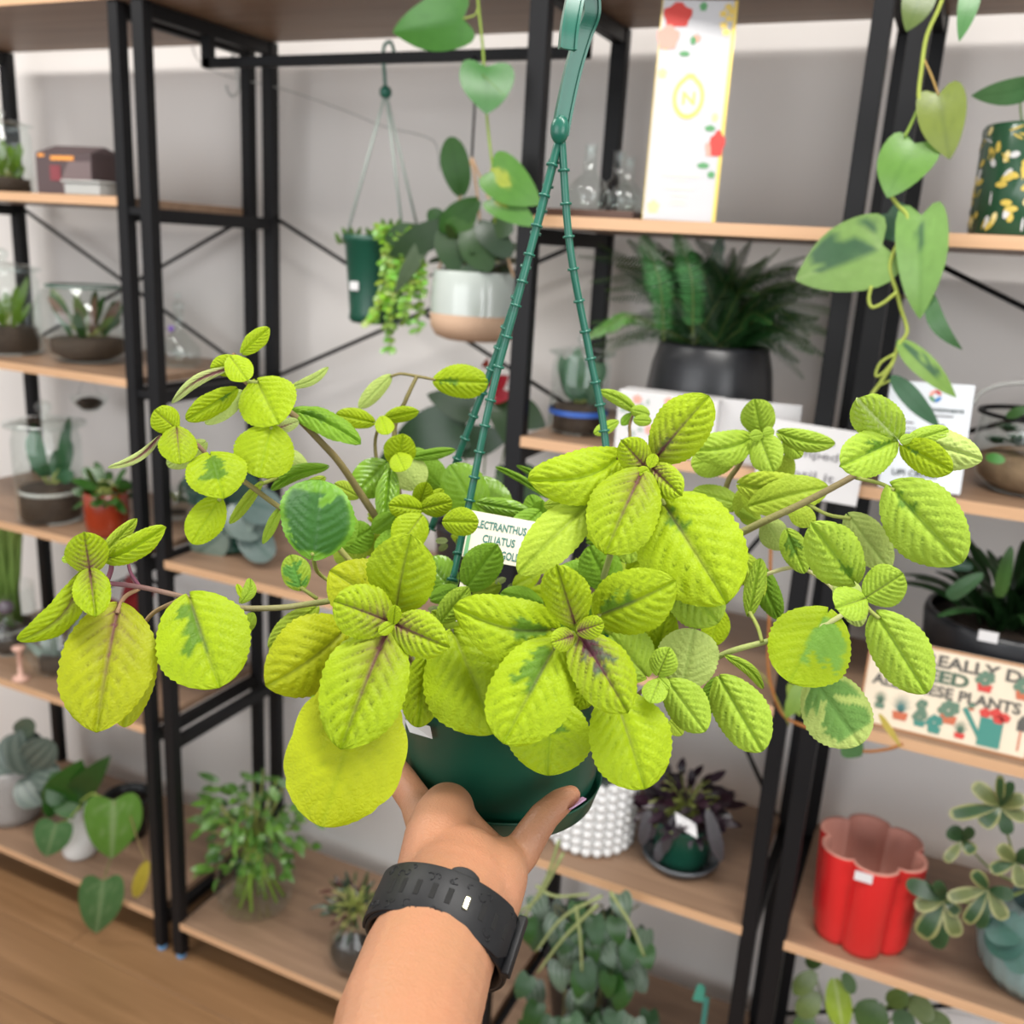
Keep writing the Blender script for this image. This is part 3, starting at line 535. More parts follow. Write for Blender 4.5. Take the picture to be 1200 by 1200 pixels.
px_leaves(t, [(545, 500, 465, 508, 58, (.02, .065, .02), {'arch': .12}), (552, 480, 500, 462, 34, (.03, .07, .02)), (540, 520, 600, 510, 40, (.02, .06, .02)), (585, 470, 612, 540, 36, (.03, .08, .02)), (605, 480, 640, 500, 36, (.03, .08, .02)), (580, 560, 620, 590, 40, (.03, .09, .02)), (605, 560, 655, 575, 40, (.03, .09, .02)), (480, 520, 440, 560, 36, (.03, .08, .02))], .17)
px_leaves(t, [(575, 455, 596, 440, 22, (.5, .02, .04)), (580, 465, 602, 462, 16, (.5, .03, .05)), (508, 538, 488, 534, 16, (.5, .015, .02)), (568, 430, 572, 420, 8, (.4, .05, .03))], .16)
for (x, y) in ((575, 460), (545, 500), (500, 538), (600, 480), (590, 565)): vine(t, [(548, 690), ((548+x)/2, 610), (x, y)], .185, .0018, (.25, .3, .18))
# --- middle unit level 0 (left bay)
t, c, s = jar('glass vase of leafy green cuttings in water on the bottom shelf', 300, 1072, .13, 0, 47, 92, prof=[(.02, 0), (.7, 0), (.86, .05), (1, .3), (.92, .6), (.7, .85), (.66, .93), (.72, 1)], soil=0, lid=False, name='vase_of_cuttings', cat='vase')
rg = random.Random(12)
for i in range(14):
    b = c+Vector((rg.uniform(-26, 26)*s, rg.uniform(-22, 22)*s, .006)); e = c+Vector((rg.uniform(-22, 22)*s, rg.uniform(-.015, .015), 92*s)); MB().tube([b, (b+e)/2, e], .0032, 7, cols=[(.3, .5, .06)]*3).build('cutting', LEAF, t)
for i in range(190):
    a = rg.uniform(0, 6.28); rr = rg.uniform(.02, .125)
    b = c+Vector((math.cos(a)*rr*1.05+.005, min(math.sin(a)*rr, .1), (88+rg.uniform(-22, 82)*(1-rr*3))*s)); dl = rg.uniform(.03, .05); e = b+Vector((math.cos(a)*dl*.7+rg.uniform(-.02, .02), math.sin(a)*dl*.4-.012, rg.uniform(-.03, .015)))
    k = rg.random(); leaf(t, b, e, .0165, m=GLOSSY, n=(rg.uniform(-.6, .6), -.6, .7), shape='lance', col=(.07+.12*k, .2+.2*k, .03+.03*k), nu=7, nv=4, arch=.1, pet=[c+Vector((math.cos(a)*rr*.3, math.sin(a)*rr*.2, 85*s))] if i % 3 == 0 else None)
t = thing('globe_terrarium', 'small glass globe holding a reddish feathery plant left of the wrist', 'terrarium', atY(415, 1125, .06)); c = atY(414, 1132, .07); c.z = Zs[0]+.0005; s = mpp(c)
MB().lathe([(.0005, 0), (12*s, 0), (26*s, 12*s), (31*s, 30*s), (26*s, 48*s), (17*s, 56*s), (16*s, 60*s)], c, 28).build('glass_body', GLASS, t); mb = MB(); mb.lathe([(.0005, .002), (11*s, .002), (24*s, 13*s), (27*s, 24*s), (.0005, 30*s)], c, 24); mb.build('soil', SOIL, t)
bush(t, c+Vector((0, 0, 74*s)), 110, .030, .008, (.1, .07, .04), .062, 77, up=.6, shape='lance', cols=[(.13, .05, .04), (.06, .12, .04), (.09, .09, .04), (.05, .08, .05)])
# --- middle unit right bay level 4
c = atY(703, 248, .09); c.z = Zs[4]+.0005; s = mpp(c)
tag(MB().box((c.x-52*s, c.y-.05, c.z), (c.x+54*s, c.y+.05, c.z+9*s)).build('wooden_tray', TRAY, None, False, bevel=.002), 'dark walnut tray under the glass carafes on the upper shelf', 'tray')
for i, (x, dy, sc, lb) in enumerate(((-10, -.02, 1.0, 'clear glass carafe at the left front of the walnut tray'), (14, .02, .95, 'clear glass carafe behind the other two on the walnut tray'), (36, -.015, .82, 'smallest clear glass carafe, nearest the floral gift box'))):
    cc = c+Vector((x*s, dy, 9*s)); t = thing('glass_carafe', lb, 'carafe', cc, 'glass carafes on the tray')
    mb = MB(); mb.lathe([(a*s*sc, b*s*sc) for a, b in ((.1, 0), (18, 0), (25, 8), (26, 18), (18, 32), (8, 40), (7, 66), (8, 72))], cc, 28); o = mb.build('glass_body', GLASS, t)
    MB().ball(cc+Vector((0, 0, 66*s*sc)), 5*s*sc, 12, 8).build('bead_stopper', GLASS, t)
# wine gift box
t = thing('bottle_gift_box', 'tall white and gold floral bottle box leaning on the upper shelf', 'box', atY(800, 262, .03))
b0 = atY(752, 257, .02); b1 = atY(838, 260, .045); t0 = atY(772, -1, .055); t1 = atY(865, 1, .08)
b0.z = b1.z = Zs[4]+.001
Xv = (b1-b0); Uv = (t0-b0); Wd = Xv.length; Ht = Uv.length; Xn = Xv.normalized(); Un = (Uv-Xn*Uv.dot(Xn)).normalized(); Nn = Xn.cross(Un)
MB().obox(b0, Xn*Wd, Un*Ht, -Nn*.06).build('carton', mat('pearl_white_card', (.54, .54, .555), .35), t, False, bevel=.001)
def fl(u, v, off=.0006): return b0+Xn*Wd*u+Un*Ht*v+Nn*off
def panel(parent, f, u0, v0, u1, v1, m, name, off=.0006):
    return MB().add([f(u0, v0, off), f(u1, v0, off), f(u1, v1, off), f(u0, v1, off)], [(0, 1, 2, 3)]).build(name, m, parent, False)
def blob(parent, f, u, v, ru, rv, m, name='printed_motif', n=14, ang=0, wob=0, off=.0008):
    vs = [f(u, v, off)]
    for i in range(n):
        a = 2*math.pi*i/n; k = 1+wob*math.sin(a*5); x = ru*k*math.cos(a); y = rv*k*math.sin(a); vs.append(f(u+x*math.cos(ang)-y*math.sin(ang)*ru/rv if False else u+x*math.cos(ang)-y*math.sin(ang), v+x*math.sin(ang)*(rv/ru if False else 1)+y*math.cos(ang), off))
    return MB().add(vs, [(0, i+1, (i+1) % n+1) for i in range(n)]).build(name, m, parent, False)
panel(t, fl, .95, 0, 1, 1, GOLD, 'gold_edge'); panel(t, fl, 0, 0, .012, 1, GOLD, 'gold_edge')
for (u, v, ru, rv, mm) in ((.22, .93, .19, .055, REDINK), (.12, .83, .15, .055, PINKINK), (.25, .95, .08, .02, GOLD), (.1, .80, .05, .025, GOLD), (.92, .36, .10, .06, REDINK), (.84, .34, .08, .04, PINKINK), (.88, .37, .05, .018, GOLD), (.5, .83, .06, .018, PINKINK), (.46, .82, .04, .02, LEAFINK), (.36, .76, .07, .012, LEAFINK), (.55, .97, .05, .02, LEAFINK), (.8, .43, .07, .014, LEAFINK), (.76, .26, .08, .014, LEAFINK), (.09, .67, .06, .022, YELINK), (.14, .06, .08, .03, YELINK), (.88, .22, .05, .016, LEAFINK), (.85, .48, .04, .02, YELINK)):
    blob(t, fl, u, v, ru, rv, mm, wob=.14, off=.0006+.0004*rng.random())
for (u, v) in ((.88, .97), (.82, .94), (.9, .92), (.84, .89), (.88, .86), (.93, .95)): blob(t, fl, u, v, .05, .015, GOLD, wob=.3)
vs = []; NN = 28
for i in range(NN):
    a = 2*math.pi*i/NN
    for k in (1, .78): vs.append(fl(.47+.21*k*math.cos(a), .565+.097*k*math.sin(a)*(1+.12*(math.sin(a) > .95)), .001))
MB().add(vs, [(2*i, 2*((i+1) % NN), 2*((i+1) % NN)+1, 2*i+1) for i in range(NN)]).build('gold_ring', GOLD, t, False)
text('N', fl(.39, .535), Xn, Un, Ht*.055, GOLD, t, 'monogram', fit=Wd*.17, bold=.02)
for i, (v, w, h) in enumerate(((.205, .5, .012), (.185, .16, .005), (.145, .36, .022), (.115, .2, .008), (.09, .18, .008), (.075, .2, .007))): panel(t, fl, .47-w/2, v, .47+w/2, v+h, PALEINK, 'faint_print')
# --- level 3 right bay: jar, fern, boxes, card
t, c, s = jar('lidded glass jar terrarium with a blue band beside the fern pot', 676, 506, .09, 3, 34, 88, soil=.34, plant=(12, .05, .022, (.12, .26, .14), .6), flare=1.05)
MB().lathe([(34.5*s, 22*s), (34.6*s, 28*s)], c, 32).build('blue_band', mat('blue_band', (.03, .1, .4), .4), t)
t = thing('boston_fern', 'large dark green fern in a wide black ceramic pot', 'plant', atY(822, 500, .17)); c = atY(822, 535, .17); c.z = Zs[3]+.0005; s = mpp(c)
pot(t, c, [(64, 0), (73, 20), (73, 50), (68, 86), (62, 108), (59, 112)], s, BLACKPOT, n=40); rockfill(t, c, 60*s, 102*s)
rg = random.Random(5); crown = c+Vector((0, 0, 108*s))
def frond(t, pts, wmax, col, seed):
    w = spline(pts, 9); N = len(w); mb = MB(); mb.tube(w, [.0011*(1-.7*i/N) for i in range(N)], 4, cols=[(.12, .16, .04)]*N); rg = random.Random(seed)
    for i in range(2, N-1):
        for sub in (0, .5):
            b = w[i]*(1-sub)+w[i+1]*sub; tg = (w[i+1]-w[i]).normalized(); sdv = tg.cross(Vector((0, -.8, .6))).normalized(); f_ = (i+sub)/N; L = wmax*math.sin(math.pi*min(1, f_*.92+.1))**.6*rg.uniform(.85, 1.1)
            for sg in (-1, 1):
                e = b+sdv*sg*L+tg*L*.35+Vector((0, 0, -L*.2)); wd = sdv.cross(tg); pv = tg*.0010
                k = rg.uniform(.75, 1.2); mb.add([b-pv, b+pv, (b+e)/2+pv*1.1, e, (b+e)/2-pv*1.1], [(0, 1, 2, 3, 4)], col=tuple(q*k for q in col))
    return mb.build('frond', GLOSSY, t, False)
tips = [(676, 300), (690, 330), (700, 285), (735, 280), (752, 270), (790, 272), (815, 280), (845, 275), (880, 282), (915, 290), (945, 300), (965, 318), (972, 345), (962, 372), (950, 395), (690, 378), (700, 395), (955, 415), (720, 310), (770, 285), (860, 290), (900, 300), (930, 325), (935, 350), (905, 380), (740, 340), (790, 310), (830, 300), (870, 330), (800, 340), (850, 350), (760, 350), (890, 345), (820, 330), (915, 400), (710, 350)]
for i, (x, y) in enumerate(tips+[(x_+17, y_+22) for x_, y_ in tips[3:16]]+[(x_-12, y_+30) for x_, y_ in tips[3:20]]):
    e = atY(x, y, .17+rg.uniform(-.13, .08)); b = crown+Vector((rg.uniform(-.03, .03), rg.uniform(-.02, .02), 0)); mid = b*.45+e*.55+Vector((0, 0, .018+.03*rg.random())); k = rg.uniform(.6, 1.3)
    frond(t, [b, b*.75+e*.25+Vector((0, 0, .02)), mid, e], .017, (.020*k, .075*k, .018*k), i)
for i, (x, y, x2, y2) in enumerate(((752, 275, 778, 385), (793, 272, 812, 380))):
    frond(t, [atY(x2, y2+15, .05), atY((x+x2)/2+8, (y+y2)/2, .03), atY(x, y, .05)], .022, (.06, .22, .06), 70+i)
frond(t, [crown+Vector((-.03, 0, 0)), atY(745, 372, .06), atY(715, 380, .04), atY(688, 396, .03)], .016, (.08, .2, .04), 81)
# floral box
b0 = atY(718, 541, .004); b1 = atY(832, 557, .004); zt = atY(722, 456, .004).z; b0.z = b1.z = Zs[3]+.0008; X = b1-b0; t = thing('floral_box', 'white box with pink and green floral print in front of the fern', 'box', (b0+b1)/2)
MB().obox(b0, X, Vector((0, .045, 0)), Vector((0, 0, zt-b0.z))).build('carton', PAPER, t, False, bevel=.001)
def fb(u, v, off=.0006): return b0+X*u+Vector((0, -off, (zt-b0.z)*v))
for i in range(46):
    u, v = rg.uniform(.04, .96), rg.uniform(.06, .92); blob(t, fb, u, v, .025*rg.uniform(.6, 1.3), .05*rg.uniform(.6, 1.3), mat('grey_green_print', (.35, .43, .38), .6), wob=.4, n=8, off=.0006+i*.00001)
for (u, v) in ((.2, .88), (.52, .9), (.75, .6), (.35, .4), (.85, .85)): blob(t, fb, u, v, .045, .07, PINKINK, wob=.15, off=.0012)
# white paper sign in front of pot
def card(label, cs, y, thick, name='sign_card', m=None, mk=True):
    """upright rectangular card given its four pixel corners bl, br, tl (a real, slightly turned board)"""
    bl, br, tl = [atY(*q, y) for q in cs]; t = thing(name, label, 'sign', (bl+br)/2); X = br-bl; U = tl-bl; U = (U-X.normalized()*U.dot(X.normalized())); N = X.cross(U).normalized()
    if N.y > 0: N = -N
    MB().obox(bl, X, U, -N*thick).build('board', m or PAPER, t, False, bevel=.0006)
    f = lambda u, v, off=.0006: bl+X*u+U*v+N*off
    return t, X, U, f
t, X, U, f = card('plain white card panel propped before the black fern pot', [(832, 556), (930, 568), (836, 466)], .028, .003)
t, X, U, f = card('white card with grey lettering hung at the middle shelf edge', [(882, 572), (1003, 594), (905, 491)], -.012, .0015)
text('stamped', f(.2, .56), X, U, U.length*.11, mat('grey_ink', (.2, .19, .2), .6), t, fit=X.length*.56, bold=.01); text('until it', f(.26, .26), X, U, U.length*.12, mat('grey_ink', (.2, .19, .2), .6), t, fit=X.length*.5, bold=.01)
text('and', f(.4, .76), X, U, U.length*.05, mat('grey_ink', (.2, .19, .2), .6), t, fit=X.length*.3)
# --- level 1 right bay: bobble pot, purple plant
t = thing('bobble_pot', 'white bobble-textured pot with dark foliage right of the held pot', 'plant', atY(685, 990, .1)); c = atY(690, 985, .11); c.z = Zs[1]+.0005; s = mpp(c); R_ = 50*s; H_ = 92*s
pot(t, c, [(44, 0), (46, 10), (48, 60), (50, 92)], s, WHITE); rockfill(t, c, 44*s, 84*s); mb = MB()
for r_ in range(8):
    for j in range(24):
        a = 2*math.pi*(j+.5*(r_ % 2)*0)/24; mb.ball((c.x+math.cos(a)*R_*(.93+.007*r_), c.y+math.sin(a)*R_*(.93+.007*r_), c.z+(r_+.5)*H_/8), R_*.125, 10, 6)
o = mb.build('bobbles', WHITE, t); o['kind'] = 'stuff'
bush(t, c+Vector((0, 0, 95*s)), 26, .045, .02, (.03, .05, .04), .05, 88, up=.5, cols=[(.03, .045, .04), (.05, .07, .05), (.07, .05, .06)])
t = thing('purple_waffle_plant', 'dark purple-leaved plant in a green pot on a glass saucer', 'plant', atY(795, 1020, .1)); c = atY(795, 1022, .11); c.z = Zs[1]+.0005; s = mpp(c)
MB().lathe([(.0005, 0), (34*s, 0), (44*s, 10*s), (46*s, 16*s), (43*s, 12*s), (33*s, 3*s), (.0005, 3*s)], c, 32).build('saucer', mat('smoky_saucer', (.09, .1, .11), .12), t)
pot(t, c+Vector((0, 0, 3*s)), [(28, 0), (31, 4), (36, 52), (38, 56)], s, DKGREEN); rockfill(t, c, 35*s, 50*s)
bush(t, c+Vector((0, 0, 66*s)), 130, .034, .015, (.05, .02, .035), .068, 99, up=.4, shape='lance', cols=[(.045, .018, .03), (.07, .04, .06), (.03, .015, .03), (.09, .07, .08)])
for i, q in enumerate([(790, 955, 778, 1000, 12), (775, 985, 770, 1010, 12), (830, 950, 845, 1010, 16), (760, 950, 752, 990, 14)]): px_leaves(t, [q+((.1, .09, .1),)], .06, shape='ovate')
tg_ = atY(805, 975, .045); X = Vector((24*s, 0, -.01)); MB().obox(tg_-X/2, X, Vector((-4*s, .006, 14*s)), Vector((0, -.0008, 0))).build('plant_tag_card', PAPER, t, False)
# --- level 0 right bay: trailing hoya
t = thing('trailing_hoya', 'bushy trailing plant of silvery green leaves below the held hand', 'plant', atY(690, 1160, .1)); c = atY(690, 1150, .12); c.z = max(c.z, Zs[0]+.2)
cz = Zs[0]+.0005; cp = atY(690, 1150, .14); cp.z = cz; s = mpp(cp); pot(t, cp, [(36, 0), (50, 90), (53, 96)], s, BLACKPOT); rockfill(t, cp, 48*s, 88*s)
rg = random.Random(17)
for i in range(95):
    x = rg.gauss(690, 42); y = rg.uniform(1045, 1205); 
    if x < 612 or x > 768: continue
    k = rg.random(); yy = rg.uniform(-.04, .10); B = atY(x, y, yy); T = atY(x+rg.uniform(-14, 16), y+rg.uniform(26, 40), yy-.015)
    if y < 1075 and x > 730: continue
    leaf(t, B, T, 27*mpp(B)*rg.uniform(.8, 1.1), m=GLOSSY, shape='heart', col=(.045+.04*k, .11+.08*k, .045+.04*k) if i % 3 else (.04, .13, .025), stripe=4 if i % 3 == 1 else 0, arch=.12, seed=i, nu=12, nv=8, n=(rg.uniform(-.6, .6), -1, rg.uniform(0, .6)))
for i in range(9): vine(t, [(680+rg.uniform(-30, 30), 1200), (670+rg.uniform(-40, 60), 1120), (650+rg.uniform(-30, 100), 1060)], .03, .0014, (.2, .2, .1))
for pts in ([(655, 985), (640, 1030), (612, 1080), (604, 1110)], [(660, 1000), (632, 1050), (606, 1070)], [(705, 1050), (660, 1075), (628, 1115)], [(700, 1060), (660, 1100), (630, 1140)], [(675, 1062), (680, 1100), (682, 1138)], [(715, 1045), (740, 1085), (755, 1120)], [(628, 1038), (650, 1050), (690, 1048)]):
    w = spline([atY(a, b, -.06) for a, b in pts], 6); n_ = len(w); MB().tube(w, [.003*(1-.4*i/n_) for i in range(n_)], 7, cols=[(.33, .38, .16)]*n_).build('aerial_root', LEAF, t)
t = thing('plant_marker', 'teal green plastic marker stake standing on the lowest shelf', 'marker', atY(820, 1180, .06)); b = atY(820, 1230, .06); b.z = Zs[0]; tp = atY(821, 1153, .06); s = mpp(tp)
MB().obox(b-Vector((3*s, 0, 0)), Vector((6*s, 0, 0)), Vector((0, .002, 0)), Vector((0, 0, (tp-b).length-16*s))).build('stake', TEALINK, t, False); MB().add([tp+Vector((-7*s, 0, -26*s)), tp+Vector((6*s, 0, -24*s)), tp+Vector((6*s, 0, -4*s)), tp, tp+Vector((-4*s, 0, -4*s)), tp+Vector((-4*s, .002, -4*s)), tp+Vector((0, .002, 0)), tp+Vector((6*s, .002, -4*s)), tp+Vector((6*s, .002, -24*s)), tp+Vector((-7*s, .002, -26*s))], [(0, 1, 2, 3, 4), (5, 6, 7, 8, 9), (0, 4, 5, 9), (1, 8, 7, 2), (2, 7, 6, 3), (3, 6, 5, 4), (0, 9, 8, 1)]).build('blade', mat('sea_green_plastic', (.06, .3, .22), .4), t, False)
# --- right unit, level 4
t = thing('patterned_planter', 'dark green planter with yellow and white leaf print, upper right shelf', 'planter', atY(1195, 280, .06)); c = atY(1198, 280, .10); c.z = Zs[4]+.0005; s = mpp(c)
pot(t, c, [(58, 0), (60, 3), (62, 118), (60, 122)], s, mat('forest_green_glaze', (.02, .075, .035), .25, coat=.4), n=48); rockfill(t, c, 56*s, 110*s)
rg = random.Random(23); MUST = mat('mustard_print', (.62, .46, .08), .4)
for i in range(150):
    a = rg.uniform(math.pi*.75, math.pi*1.95); z = rg.uniform(6, 116)*s; f_ = z/(118*s); R_ = (60+2*f_)*s+.0004+i*.000003
    def fc(u, v, off=0, a=a, z=z, R_=R_): aa = a+u/R_; return Vector((c.x+R_*math.cos(aa), c.y+R_*math.sin(aa), c.z+max(.001, min(119*s, z+v))))
    big = i % 3 != 0
    blob(t, fc, 0, 0, (7 if big else 8)*s*rg.uniform(.6, 1.2), (3.6 if big else 1.1)*s, MUST if i % 5 < 3 else (YELINK if i % 5 == 3 else PAPER), ang=rg.uniform(0, 3.1), n=10, wob=.1)
px_leaves(t, [(1202, 103, 1138, 112, 34, (.14, .34, .13), {'roll': .5}), (1250, 120, 1215, 100, 50, (.1, .3, .08))], .05); vine(t, [(1196, 112), (1196, 130), (1200, 158)], .08, .0013, (.2, .3, .1))
# brasil vine
t = thing('philodendron_vine', 'green and lime heart-leaf vine hanging down the right posts', 'plant', atY(1080, 0, -.1)); yy = -.10
VC = (.42, .5, .1)
vine(t, [(1115, -60), (1110, -20), (1100, 10), (1086, 42), (1080, 80), (1077, 116), (1088, 130), (1099, 146), (1094, 165), (1080, 190), (1060, 215), (1045, 227), (1052, 240), (1063, 253), (1062, 275), (1050, 290), (1043, 310), (1045, 325), (1051, 342), (1056, 362), (1063, 388), (1053, 405), (1046, 425), (1032, 448), (1020, 466), (1016, 490)], yy, .0022, VC)
vine(t, [(1051, 342), (1035, 355), (1022, 360), (1018, 350), (1021, 335)], yy-.01, .0019, VC); vine(t, [(1048, 415), (1032, 425), (1026, 440), (1034, 438), (1046, 425)], yy-.01, .0015, VC); vine(t, [(1083, 70), (1092, 90), (1100, 112)], yy, .0012, (.45, .3, .1)); vine(t, [(1077, 125), (1068, 145), (1060, 160)], yy, .0016, (.3, .45, .08)); vine(t, [(1051, 345), (1075, 352), (1090, 345)], yy+.01, .001, (.2, .15, .08)); vine(t, [(1030, 452), (1043, 446)], yy, .0012, VC)
BR = {'darkcol': (.05, .15, .07)}
px_leaves(t, [(1082, -12, 1062, 37, 38, (.16, .24, .05)), (1140, -14, 1124, 49, 24, (.12, .33, .1)), (1100, 110, 1113, 187, 54, (.26, .34, .05), {'vcol': (.16, .22, .04)}), (1072, 168, 1040, 232, 66, (.19, .42, .07), {'roll': -.3}),
              (1040, 250, 1062, 285, 40, (.06, .17, .09), {'y': -.06}), (1034, 287, 932, 328, 86, (.30, .52, .13), {'d': 1.1, 'dside': 1, 'vcol': (.4, .6, .2), **BR}), (1080, 252, 1078, 374, 58, (.25, .48, .11), {'d': .15, **BR, 'fold': -.1}),
              (1090, 342, 1128, 410, 19, (.1, .24, .09), {'shape': 'lance', 'curve': .12, 'arch': .15}), (1052, 398, 1121, 466, 26, (.30, .52, .1), {'shape': 'lance', 'd': .8, 'dside': -1, **BR}), (1044, 440, 1102, 502, 22, (.06, .17, .08), {'shape': 'lance'})], yy)
# --- right unit, level 3
t, X, U, f = card('clear-framed white notice with a coloured ring logo at the right', [(1029, 570), (1125, 580), (1047, 446)], .012, .004, 'notice_sign', mat('bright_card', (.72, .76, .8), .25))
for i, (mm, a0) in enumerate(((REDINK, .3), (mat('blue_print', (.03, .2, .55), .5), 4.6), (LEAFINK, 3.2), (PINKINK, 1.6))):
    vs = []
    for k in range(9):
        a = a0+k*.19; vs += [f(.56+.075*math.cos(a), .885+.055*math.sin(a)), f(.56+.035*math.cos(a), .885+.026*math.sin(a))]
    MB().add(vs, [(2*k, 2*k+1, 2*k+3, 2*k+2) for k in range(8)]).build('ring_logo', mm, t, False)
text('appointment', f(.26, .745), X, U, U.length*.045, INK, t, fit=X.length*.66, bold=.012); panel(t, f, .35, .70, .8, .715, mat('grey_ink', (.2, .19, .2), .6), 'fine_print'); text('3', f(.66, .56), X, U, U.length*.07, INK, t, bold=.02)
panel(t, f, .16, .62, .34, .635, mat('grey_ink', (.2, .19, .2), .6), 'fine_print'); panel(t, f, .16, .57, .38, .58, mat('grey_ink', (.2, .19, .2), .6), 'fine_print')
panel(t, f, .24, .45, .5, .54, mat('slate_print', (.25, .27, .3), .6), 'dark_label'); text('UPI CROSS', f(.15, .13), X, U, U.length*.055, INK, t, fit=X.length*.55, bold=.02); panel(t, f, .2, .06, .62, .075, YELINK, 'fine_print')
c = atY(1208, 588, .12); c.z = Zs[3]+.0005; s = mpp(c)
t = thing('succulent_terrarium', 'glass bowl of dark rosettes on brown bark at the right edge', 'terrarium', c)
MB().lathe([(.0005, 0), (50*s, 0), (66*s, 14*s), (72*s, 40*s), (72*s, 70*s), (70*s, 86*s)], c, 36).build('glass_bowl', GLASS, t); BARK = mat('bark_bed', (.22, .14, .08), .9, bump=1, bscale=90, var=.5, vscale=40)
MB().lathe([(.0005, .002), (48*s, .002), (63*s, 14*s), (68*s, 36*s), (50*s, 44*s), (.0005, 46*s)], c, 30).build('bark_bed', BARK, t)
MB().lathe([(69*s, 85*s), (74*s, 86*s), (74*s, 90*s), (69*s, 90*s)], c, 36).build('dark_rim', BLACK, t)
for i, (dx, dy, dz, r_) in enumerate(((-28, -.03, 54, 26), (-50, -.02, 52, 18), (-8, -.05, 56, 22), (-38, .02, 62, 20), (10, -.03, 60, 26))):
    cc = c+Vector((dx*s, dy, dz*s)); rg = random.Random(i)
    for j in range(16):
        a = j*2.4; el = .2+.06*j; dv = Vector((math.cos(a)*math.cos(el), math.sin(a)*math.cos(el), math.sin(el))); leaf(t, cc, cc+dv*r_*s*(1-.03*j), 8*s, m=GLOSSY, tone=1, n=tuple(dv.cross(Vector((math.sin(a), -math.cos(a), .01)))*1.0+Vector((0, 0, .6))), shape='lance', col=(.03, .09, .04), nu=6, nv=4, fold=-.4, seed=j)
px_leaves(t, [(1156, 535, 1178, 540, 12, (.12, .4, .08)), (1180, 488, 1205, 478, 12, (.08, .2, .05))], .04, shape='ovate')
ribbon('wire_arch', 'thin grey wire arch over the bark terrarium at the right edge', 'wire', [atY(x, y, .12) for x, y in ((1140, 474), (1150, 460), (1168, 452), (1190, 449), (1215, 450), (1240, 462), (1262, 500), (1266, 560))], .0028, CLEARP)
# --- right unit, level 2
c = atY(1152, 880, .17); c.z = Zs[2]+.0005; s = mpp(c)
t = thing('strap_leaf_plant', 'dark strap-leaved plant in a black pot behind the wooden sign', 'plant', c); zr_ = (atY(1152, 715, .17).z-c.z)/s
pot(t, c, [(60, 0), (74, 20), (88, zr_*.6), (92, zr_*.94), (90, zr_), (85, zr_)], s, BLACKPOT, n=44); rockfill(t, c, 84*s, zr_*.9*s)
rg = random.Random(41); cr = c+Vector((0, -.01, zr_*.92*s))
for i in range(58):
    a = rg.uniform(0, 6.28); el = rg.uniform(.25, 1.35); L = rg.uniform(80, 125)*s; dv = Vector((math.cos(a)*math.cos(el), math.sin(a)*math.cos(el)*.8, math.sin(el)*.85)); b = cr+Vector((math.cos(a), math.sin(a), 0))*rg.uniform(5, 40)*s; e = b+dv*L
    e.z = min(e.z, Zs[3]-TH-.004); e.y = min(e.y, D-.01); k = rg.uniform(.6, 1.4)
    leaf(t, b, e, 15*s, m=GLOSSY, n=tuple(Vector((-dv.x*dv.z, -dv.y*dv.z-.3, 1-dv.z*dv.z+.2))), shape='strap', col=(.035*k, .10*k, .03*k), nu=12, nv=4, fold=-.35, arch=.16, droop=.12, seed=i)
px_leaves(t, [(1110, 700, 1152, 672, 18, (.1, .22, .1)), (1140, 665, 1078, 655, 13, (.06, .14, .09)), (1170, 700, 1185, 640, 16, (.09, .22, .05))], .06, shape='strap', fold=-.3)
sticker(t, 1158, 746, c.y-90*s, 21, 13)
# wooden sign
bl = atY(1003, 850, .018); br = atY(1202, 894, .018); bl.z = br.z = Zs[2]+.0008; tl = atY(1010, 741, .04)
t = thing('wooden_sign', 'cream wooden sign printed with potted plants and dark lettering', 'sign', (bl+br)/2); X = br-bl; U = tl-bl; U -= X.normalized()*U.dot(X.normalized()); N = X.cross(U).normalized()
if N.y > 0: N = -N
MB().obox(bl, X, U, -N*.006).build('board', [CREAMP], t, False, bevel=.003)
fs_ = lambda u, v, off=.0007: bl+X*u+U*v+N*off
BRN = mat('worn_brown_edge', (.42, .2, .09), .7)
for (u0, v0, u1, v1) in ((0, 0, 1, .02), (0, .975, 1, 1), (0, 0, .012, 1), (.988, 0, 1, 1)): panel(t, fs_, u0, v0, u1, v1, BRN, 'worn_edge')
Ul = U.length; Xl = X.length; TXT = mat('sign_lettering', (.09, .085, .075), .6)
text('I REALLY DO', fs_(.27, .80), X, U, Ul*.125, TXT, t, fit=Xl*.73, bold=.03)
text('NEED', fs_(.25, .63), X, U, Ul*.13, mat('sign_green_lettering', (.07, .12, .08), .6), t, fit=Xl*.36, bold=.04)
text('ALL THESE PLANTS', fs_(.05, .47), X, U, Ul*.115, TXT, t, fit=Xl*.87, bold=.03)
def sign_pot(u, v, sc, pm, lm, kind):
    w = .032*sc; vs = [fs_(u-w, v, .0009), fs_(u+w, v, .0009), fs_(u+w*1.25, v+.075*sc, .0009), fs_(u-w*1.25, v+.075*sc, .0009)]; MB().add(vs, [(0, 1, 2, 3)]).build('printed_pot', pm, t, False)
    mb = MB()
    if kind == 'spike':
        for k in range(9):
            a = -1.1+k*.275; dx = math.sin(a)*.07*sc; dy = math.cos(a)*.2*sc; mb.add([fs_(u-.006, v+.07*sc, .001), fs_(u+.006, v+.07*sc, .001), fs_(u+dx, v+.075*sc+dy, .001)], [(0, 1, 2)])
    else:
        for k in range(12):
            a = k*.9; q = len(mb.v); uu = u+math.cos(a)*.045*sc*(k % 3+1)/3; vv = v+.13*sc+math.sin(a)*.05*sc
            mb.add([fs_(uu+.016*sc*math.cos(z), vv+.032*sc*math.sin(z), .0008+k*.00003) for z in np.linspace(0, 5.4, 7)], [tuple(range(7))])
    mb.build('printed_plant', lm, t, False)
